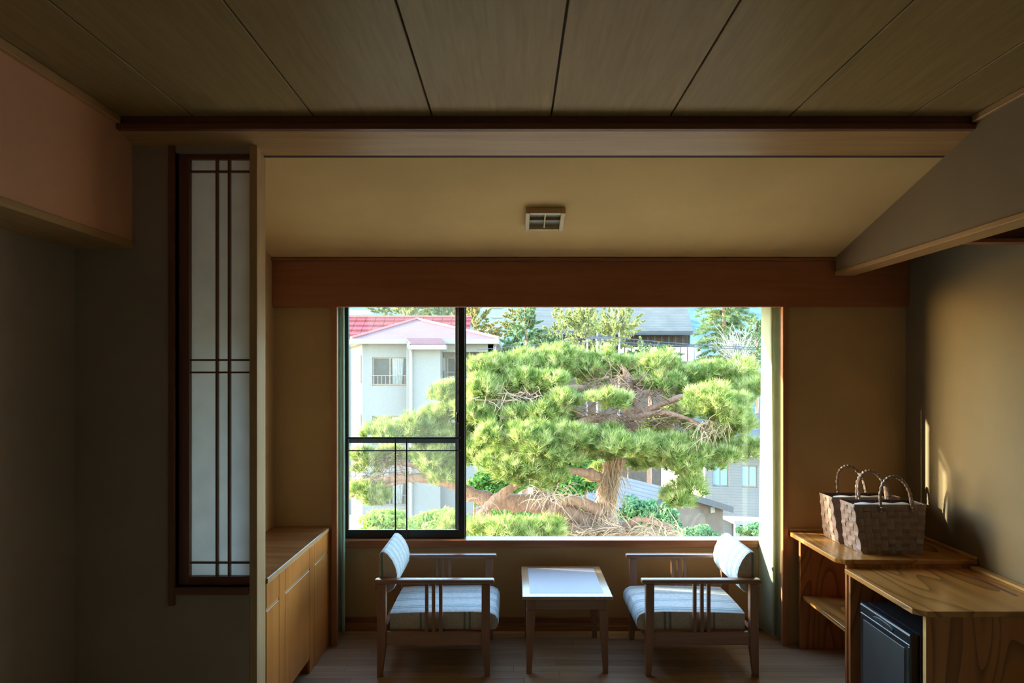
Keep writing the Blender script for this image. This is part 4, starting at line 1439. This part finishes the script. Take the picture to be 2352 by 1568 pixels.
zt = gz(1040)
MB().grid_slab([0, .26, .84, 1.28, 1.84, 3.2], [-7, gz(1116), gz(1066), zt], 0.0, 0.25, [(1, 1), (3, 1)])
m_ = MB().grid_slab([0, .26, .84, 1.28, 1.84, 3.2], [-7, gz(1116), gz(1066), zt], 0.0, 0.25, [(1, 1), (3, 1)])
m_.v = [ghp(a, b, z) for a, b, z in m_.v]
m_.build('front_wall', 'grey_siding', gh)
gbox(-.02, .23, .26, 4.4, -7, zt).build('side_wall', 'cream_wall', gh)
for u0, u1 in ((.26, .84), (1.28, 1.84)):
    w = gbox(u0, u1, .10, .14, gz(1116), gz(1066)).build('window', 'bronze', gh)
    um = (u0 + u1) / 2
    gbox(u0 + .04, um - .02, .08, .10, gz(1113), gz(1069)).build('pane', 'blue_block', w)
    gbox(um + .02, u1 - .04, .08, .10, gz(1113), gz(1069)).build('pane', 'blue_block', w)
c_ = [ghp(-.4, -.4, zt), ghp(3.6, -.4, zt), ghp(3.6, 3.2, zt + 1.2), ghp(-.4, 3.2, zt + 1.2)]
MB().hexa(c_ + [(a, b, z + .12) for a, b, z in c_]).build('roof', 'grey_roof', gh)
gbox(-.42, 3.6, -.46, -.36, zt - .05, zt + .1).build('gutter', 'white_trim', gh)
# entrance canopy
gbox(.62, 1.9, -.9, 0, gz(1190), gz(1182)).build('canopy_roof', 'white_trim', gh)
gbox(.66, .80, -.88, -.74, -7, gz(1190)).build('canopy_post', 'white_trim', gh)
gbox(1.72, 1.86, -.88, -.74, -7, gz(1190)).build('canopy_post', 'white_trim', gh)
gbox(.9, 1.7, -.03, 0.0, -7, gz(1194)).build('door', 'pane_far', gh)

# ------------------------------------------------------------------ big shingle roofed house far behind
bh = thing('shingle_roofed_house', 'large traditional house with grey shingle roof behind the trees', 'house', tuple(at(1430, 1000, 47)))
bh.location.z = -7.0
c = [at(1215, 765, 44), at(1592, 765, 44), at(1578, 711, 48), at(1232, 711, 48)]
MB().hexa([tuple(v) for v in c] + [tuple(v + Vector((0, 0, .16))) for v in c]).build('roof', 'shingle', bh)
MB().hexa([tuple(v) for v in (at(1210, 769, 43.9), at(1598, 769, 43.9), at(1598, 769, 44.6), at(1210, 769, 44.6), at(1210, 764, 43.9), at(1598, 764, 43.9), at(1598, 764, 44.6), at(1210, 764, 44.6))]).build('eaves', 'dark_fascia', bh)
B(at(1225, 0, 45).x, at(1585, 0, 45).x, 45, 48, -7, at(0, 764, 45).z).build('wall', 'brown_wall', bh)
B(at(1225, 0, 44.2).x, at(1600, 0, 44.2).x, 44.2, 44.9, at(0, 795, 44.5).z, at(0, 792, 44.5).z).build('lower_eaves', 'dark_fascia', bh)
for i in range(9):
    xa = at(1455 + i * 16, 0, 44.6).x
    B(xa, xa + .09, 44.7, 44.8, at(0, 792, 44.6).z, at(0, 770, 44.6).z).build('wall_post', 'dark_fascia', bh)
for i in range(12):
    xa = at(1420 + i * 16, 0, 43).x
    B(xa, xa + .38, 43.0, 43.06, at(0, 830, 43).z, at(0, 797, 43).z).build('wall_board', 'pink_board', bh)
B(at(1470, 0, 52).x, at(1560, 0, 52).x, 51, 53, at(0, 760, 52).z, at(0, 700, 52).z).build('ridge_house', 'blue_block', bh)

bb_ = thing('pale_blue_block', 'pale blue apartment block between the far trees', 'building', tuple(at(1135, 1000, 75)))
bb_.location.z = -7.0
B(at(1108, 0, 75).x, at(1158, 0, 75).x, 75, 80, -7, at(0, 690, 75).z).build('tower', 'blue_block', bb_)
for i in range(3):
    B(at(1128, 0, 75).x, at(1156, 0, 75).x, 74.6, 75, at(0, 752 - 22 * i, 75).z, at(0, 748 - 22 * i, 75).z).build('balcony', 'white_trim', bb_)
B(at(1160, 0, 78).x, at(1300, 0, 78).x, 78, 84, -7, at(0, 716, 78).z).build('low_wing', 'blue_block', bb_)
hb_ = thing('hillside_house', 'small pale house on the hillside above the red roof', 'house', tuple(at(830, 760, 85)))
hb_.location.z = 0.0
B(at(800, 0, 85).x, at(850, 0, 85).x, 85, 90, 0, at(0, 728, 85).z).build('wall', 'white_wall', hb_)
c = [at(795, 729, 84.5), at(856, 726, 84.5), at(850, 718, 88), at(800, 716, 88)]
MB().hexa([tuple(v) for v in c] + [tuple(v + Vector((0, 0, .3))) for v in c]).build('roof', 'blue_block', hb_)


# ------------------------------------------------------------------ trees behind
def spray_cloud(p, r, n, s, sprays=70, up=0.2):
    """Loose feathery crown: many small sprays of leaves scattered through an ellipsoid."""
    p, r = np.array(p), np.array(r)
    d = rand_dirs(sprays) * (RNG.random((sprays, 1)) ** 0.45)
    d[:, :2] *= (1.0 - 0.35 * np.clip(d[:, 2:3], 0, 1))
    cs = p + d * r
    k = n // sprays
    ax = nrm(d * np.array([1, 1, .4]) + np.array([0, 0, up]) + 0.5 * rand_dirs(sprays))
    t = RNG.random((sprays * k, 1))
    ln = np.repeat(0.30 * r[0] * (0.5 + RNG.random((sprays, 1))), k, 0)
    c = np.repeat(cs, k, 0) + np.repeat(ax, k, 0) * t * ln * 1.6 + rand_dirs(sprays * k) * ln * 0.33 * (1.15 - t) * RNG.random((sprays * k, 1)) ** .5
    return leaf_tris(c, nrm(np.repeat(ax, k, 0) * .3 + rand_dirs(sprays * k)), s)


def far_tree(name, label, px, py, d, rx, ry, mat, n=2400, s=0.16, sprays=70, trunk='bark', up=0.2):
    p_ = at(px, py, d)
    r_ = (rx * d / F, min(rx * d / F * .8, 1.3), ry * d / F)
    t = thing(name, label, 'tree', (p_.x, p_.y, -7.0), 'trees behind the garden')
    tri_object('crown', spray_cloud(p_, r_, n, s, sprays, up), mat, t)
    top = Vector((p_.x, p_.y, p_.z + r_[2] * .9))
    MB().tube([(p_.x, p_.y, -7.0), (p_.x + .1, p_.y, p_.z - r_[2] * .4), top], [.16, .09, .02] if trunk == 'bark' else [.07, .05, .015], 8).build('trunk', trunk, t)
    for k in range(12):
        z_ = p_.z + r_[2] * random.uniform(-.7, .7)
        w = random.random() * 6.28
        e = Vector((p_.x + math.cos(w) * r_[0] * .7, p_.y + math.sin(w) * r_[1] * .6, z_ + r_[2] * .35))
        MB().tube([(p_.x, p_.y, z_), (Vector((p_.x, p_.y, z_)) + e) / 2 + Vector((0, 0, -.1)), e], [.035, .025, .01], 4).build('bough', trunk, t)
    return t


far_tree('tall_tree', 'yellow green feathery tree left of the shingle roof', 1418, 752, 33, 44, 56, 'leaf_yellow', 7000, .075, 110, 'pale_twig', .6)
far_tree('tall_tree', 'yellow green tree behind the top of the pine', 1345, 748, 36.5, 46, 58, 'leaf_yellow', 7000, .08, 110, 'pale_twig', .6)
far_tree('tall_tree', 'pale tree with thin white trunk near the middle of the window', 1288, 762, 40, 34, 58, 'leaf_yellow', 4200, .08, 80, 'pale_twig', .6)
far_tree('tall_tree', 'small green pine right of the pale blue block', 1205, 758, 33.5, 34, 56, 'leaf_far', 6500, .07, 90)
far_tree('tall_tree', 'golden bamboo clump beside the pink roof', 1090, 732, 49, 30, 56, 'leaf_gold', 5000, .10, 80, 'pale_twig', .5)
far_tree('tall_tree', 'golden green tree before the pale blue block', 1130, 768, 45, 24, 34, 'leaf_gold', 4000, .09, 60, 'pale_twig')
far_tree('tall_tree', 'golden tree right of the pale blue block', 1175, 742, 54, 22, 34, 'leaf_gold', 3200, .11, 50, 'pale_twig')
far_tree('tall_tree', 'dark green tree low behind the power cables', 1176, 812, 42, 32, 34, 'leaf_far', 6000, .10, 80)
far_tree('tall_tree', 'green tree low behind the pine crown', 1255, 812, 37, 46, 36, 'leaf_far', 6500, .08, 80)
far_tree('tall_tree', 'green tree below the shingle roof', 1490, 822, 38, 60, 24, 'leaf_far', 6000, .08, 70)
far_tree('tall_tree', 'yellow green tree showing above the pink roof', 945, 712, 56, 36, 24, 'leaf_yellow', 4500, .12, 60, 'pale_twig', .5)
far_tree('tall_tree', 'round grey green tree above the pink roof', 1005, 712, 60, 32, 28, 'leaf_far', 5000, .13, 60)
far_tree('tall_tree', 'golden tree above the right slope of the pink roof', 1048, 716, 64, 28, 32, 'leaf_gold', 4500, .13, 60)
far_tree('tall_tree', 'large grey green tree above the red tiles at left', 885, 700, 68, 44, 34, 'leaf_far', 6000, .15, 70)
far_tree('tall_tree', 'dark tree at the far right behind the bare branches', 1736, 790, 42, 44, 64, 'leaf_far', 7000, .09, 80)
far_tree('tall_tree', 'dim green tree far behind between blue block and shingle roof', 1240, 728, 60, 40, 30, 'leaf_far', 5000, .13, 60)

# cedar with drooping boughs
CDY = 36.0
cd = thing('cedar_tree', 'tall conifer with layered boughs at upper right', 'tree', tuple(at(1660, 1000, CDY)), 'trees behind the garden')
cd.location.z = -7.0
ct = at(1662, 858, CDY)
MB().tube([(ct.x, CDY, -7), (ct.x, CDY, 1.6), (ct.x + .05, CDY, 6.6)], [.24, .17, .07], 8).build('trunk', 'bark', cd)
cc, ca = [], []
zlev = 1.9
while zlev < 6.4:
    R_ = 2.05 - .16 * (zlev - 1.9)
    for k in range(7):
        w = random.random() * 2 * math.pi
        Rk = R_ * random.uniform(.65, 1.1)
        pts = []
        for s in range(7):
            u = s / 6
            pts.append(Vector((ct.x + math.cos(w) * Rk * u, CDY + math.sin(w) * Rk * u, zlev + .12 * math.sin(u * 2.2) - .38 * u * u * Rk / 1.5)))
        MB().tube(pts, [.03 * (1 - .8 * s / 6) for s in range(7)], 4).build('bough', 'bark', cd)
        for _ in range(38):
            u = .15 + .85 * random.random()
            i = min(5, int(u * 6))
            q_ = pts[i].lerp(pts[i + 1], u * 6 - i)
            lat = random.uniform(-.32, .32) * (1.1 - .6 * u)
            q_ = q_ + Vector((-math.sin(w) * lat, math.cos(w) * lat, random.uniform(-.08, .05) - abs(lat) * .2))
            cc.append(q_)
            ca.append(Vector((math.cos(w), math.sin(w), -.1)))
    zlev += .30
tri_object('foliage', tufts(np.array(cc), nrm(np.array(ca)), 14, .19, .024, 1.0, .12), 'leaf_far', cd)

# bare pale tree before it
bt = thing('bare_tree', 'leafless pale twigged tree below the conifer', 'tree', tuple(at(1700, 1000, 33)), 'trees behind the garden')
bt.location.z = -7.0
b0 = at(1695, 835, 33)
MB().tube([(b0.x, 33, -7), (b0.x, 33, b0.z)], [.12, .07], 8).build('trunk', 'pale_twig', bt)
for _ in range(26):
    mb = MB()
    w = random.uniform(-.9, .9)
    twig_mesh(mb, b0 + Vector((0, 0, random.uniform(-.3, .2))), (math.sin(w), random.uniform(-.3, .3), math.cos(w)), random.uniform(1.0, 2.3), .020, 6, -.02, .5, 4, .98)
    for _k in range(3):
        twig_mesh(mb, b0 + Vector((math.sin(w) * .5, 0, math.cos(w) * .5)), (math.sin(w) + random.uniform(-.6, .6), random.uniform(-.3, .3), math.cos(w)), random.uniform(.6, 1.3), .012, 5, 0, .5, 3, .9)
    mb.build('branch', 'pale_twig', bt)

# utility pole with its cables
up_ = thing('utility_pole', 'utility pole with sagging black power cables behind the pine', 'pole', tuple(at(1376, 1000, 26)))
up_.location.z = -7.0
pt_ = at(1376, 768, 26)
MB().tube([(pt_.x, 26.1, -7), (pt_.x, 26.1, pt_.z + .05)], [.13, .09], 10).build('post', 'dark_fascia', up_)
B(pt_.x - .5, pt_.x + .5, 26.0, 26.08, pt_.z - .16, pt_.z - .08).build('cross_arm', 'cable', up_)
for (pa, pb, pc) in (((1095, 803), (1240, 792), (1378, 770)), ((1375, 770), (1560, 793), (1770, 799)), ((1095, 813), (1240, 802), (1378, 781)), ((1375, 781), (1560, 798), (1770, 803))):
    P = []
    for i in range(21):
        t = i / 20
        x = (1 - t) ** 2 * pa[0] + 2 * t * (1 - t) * pb[0] + t * t * pc[0]
        y = (1 - t) ** 2 * pa[1] + 2 * t * (1 - t) * pb[1] + t * t * pc[1]
        P.append(at(x, y, 26.0))
    MB().tube(P, .014, 5).build('cable', 'cable', up_)
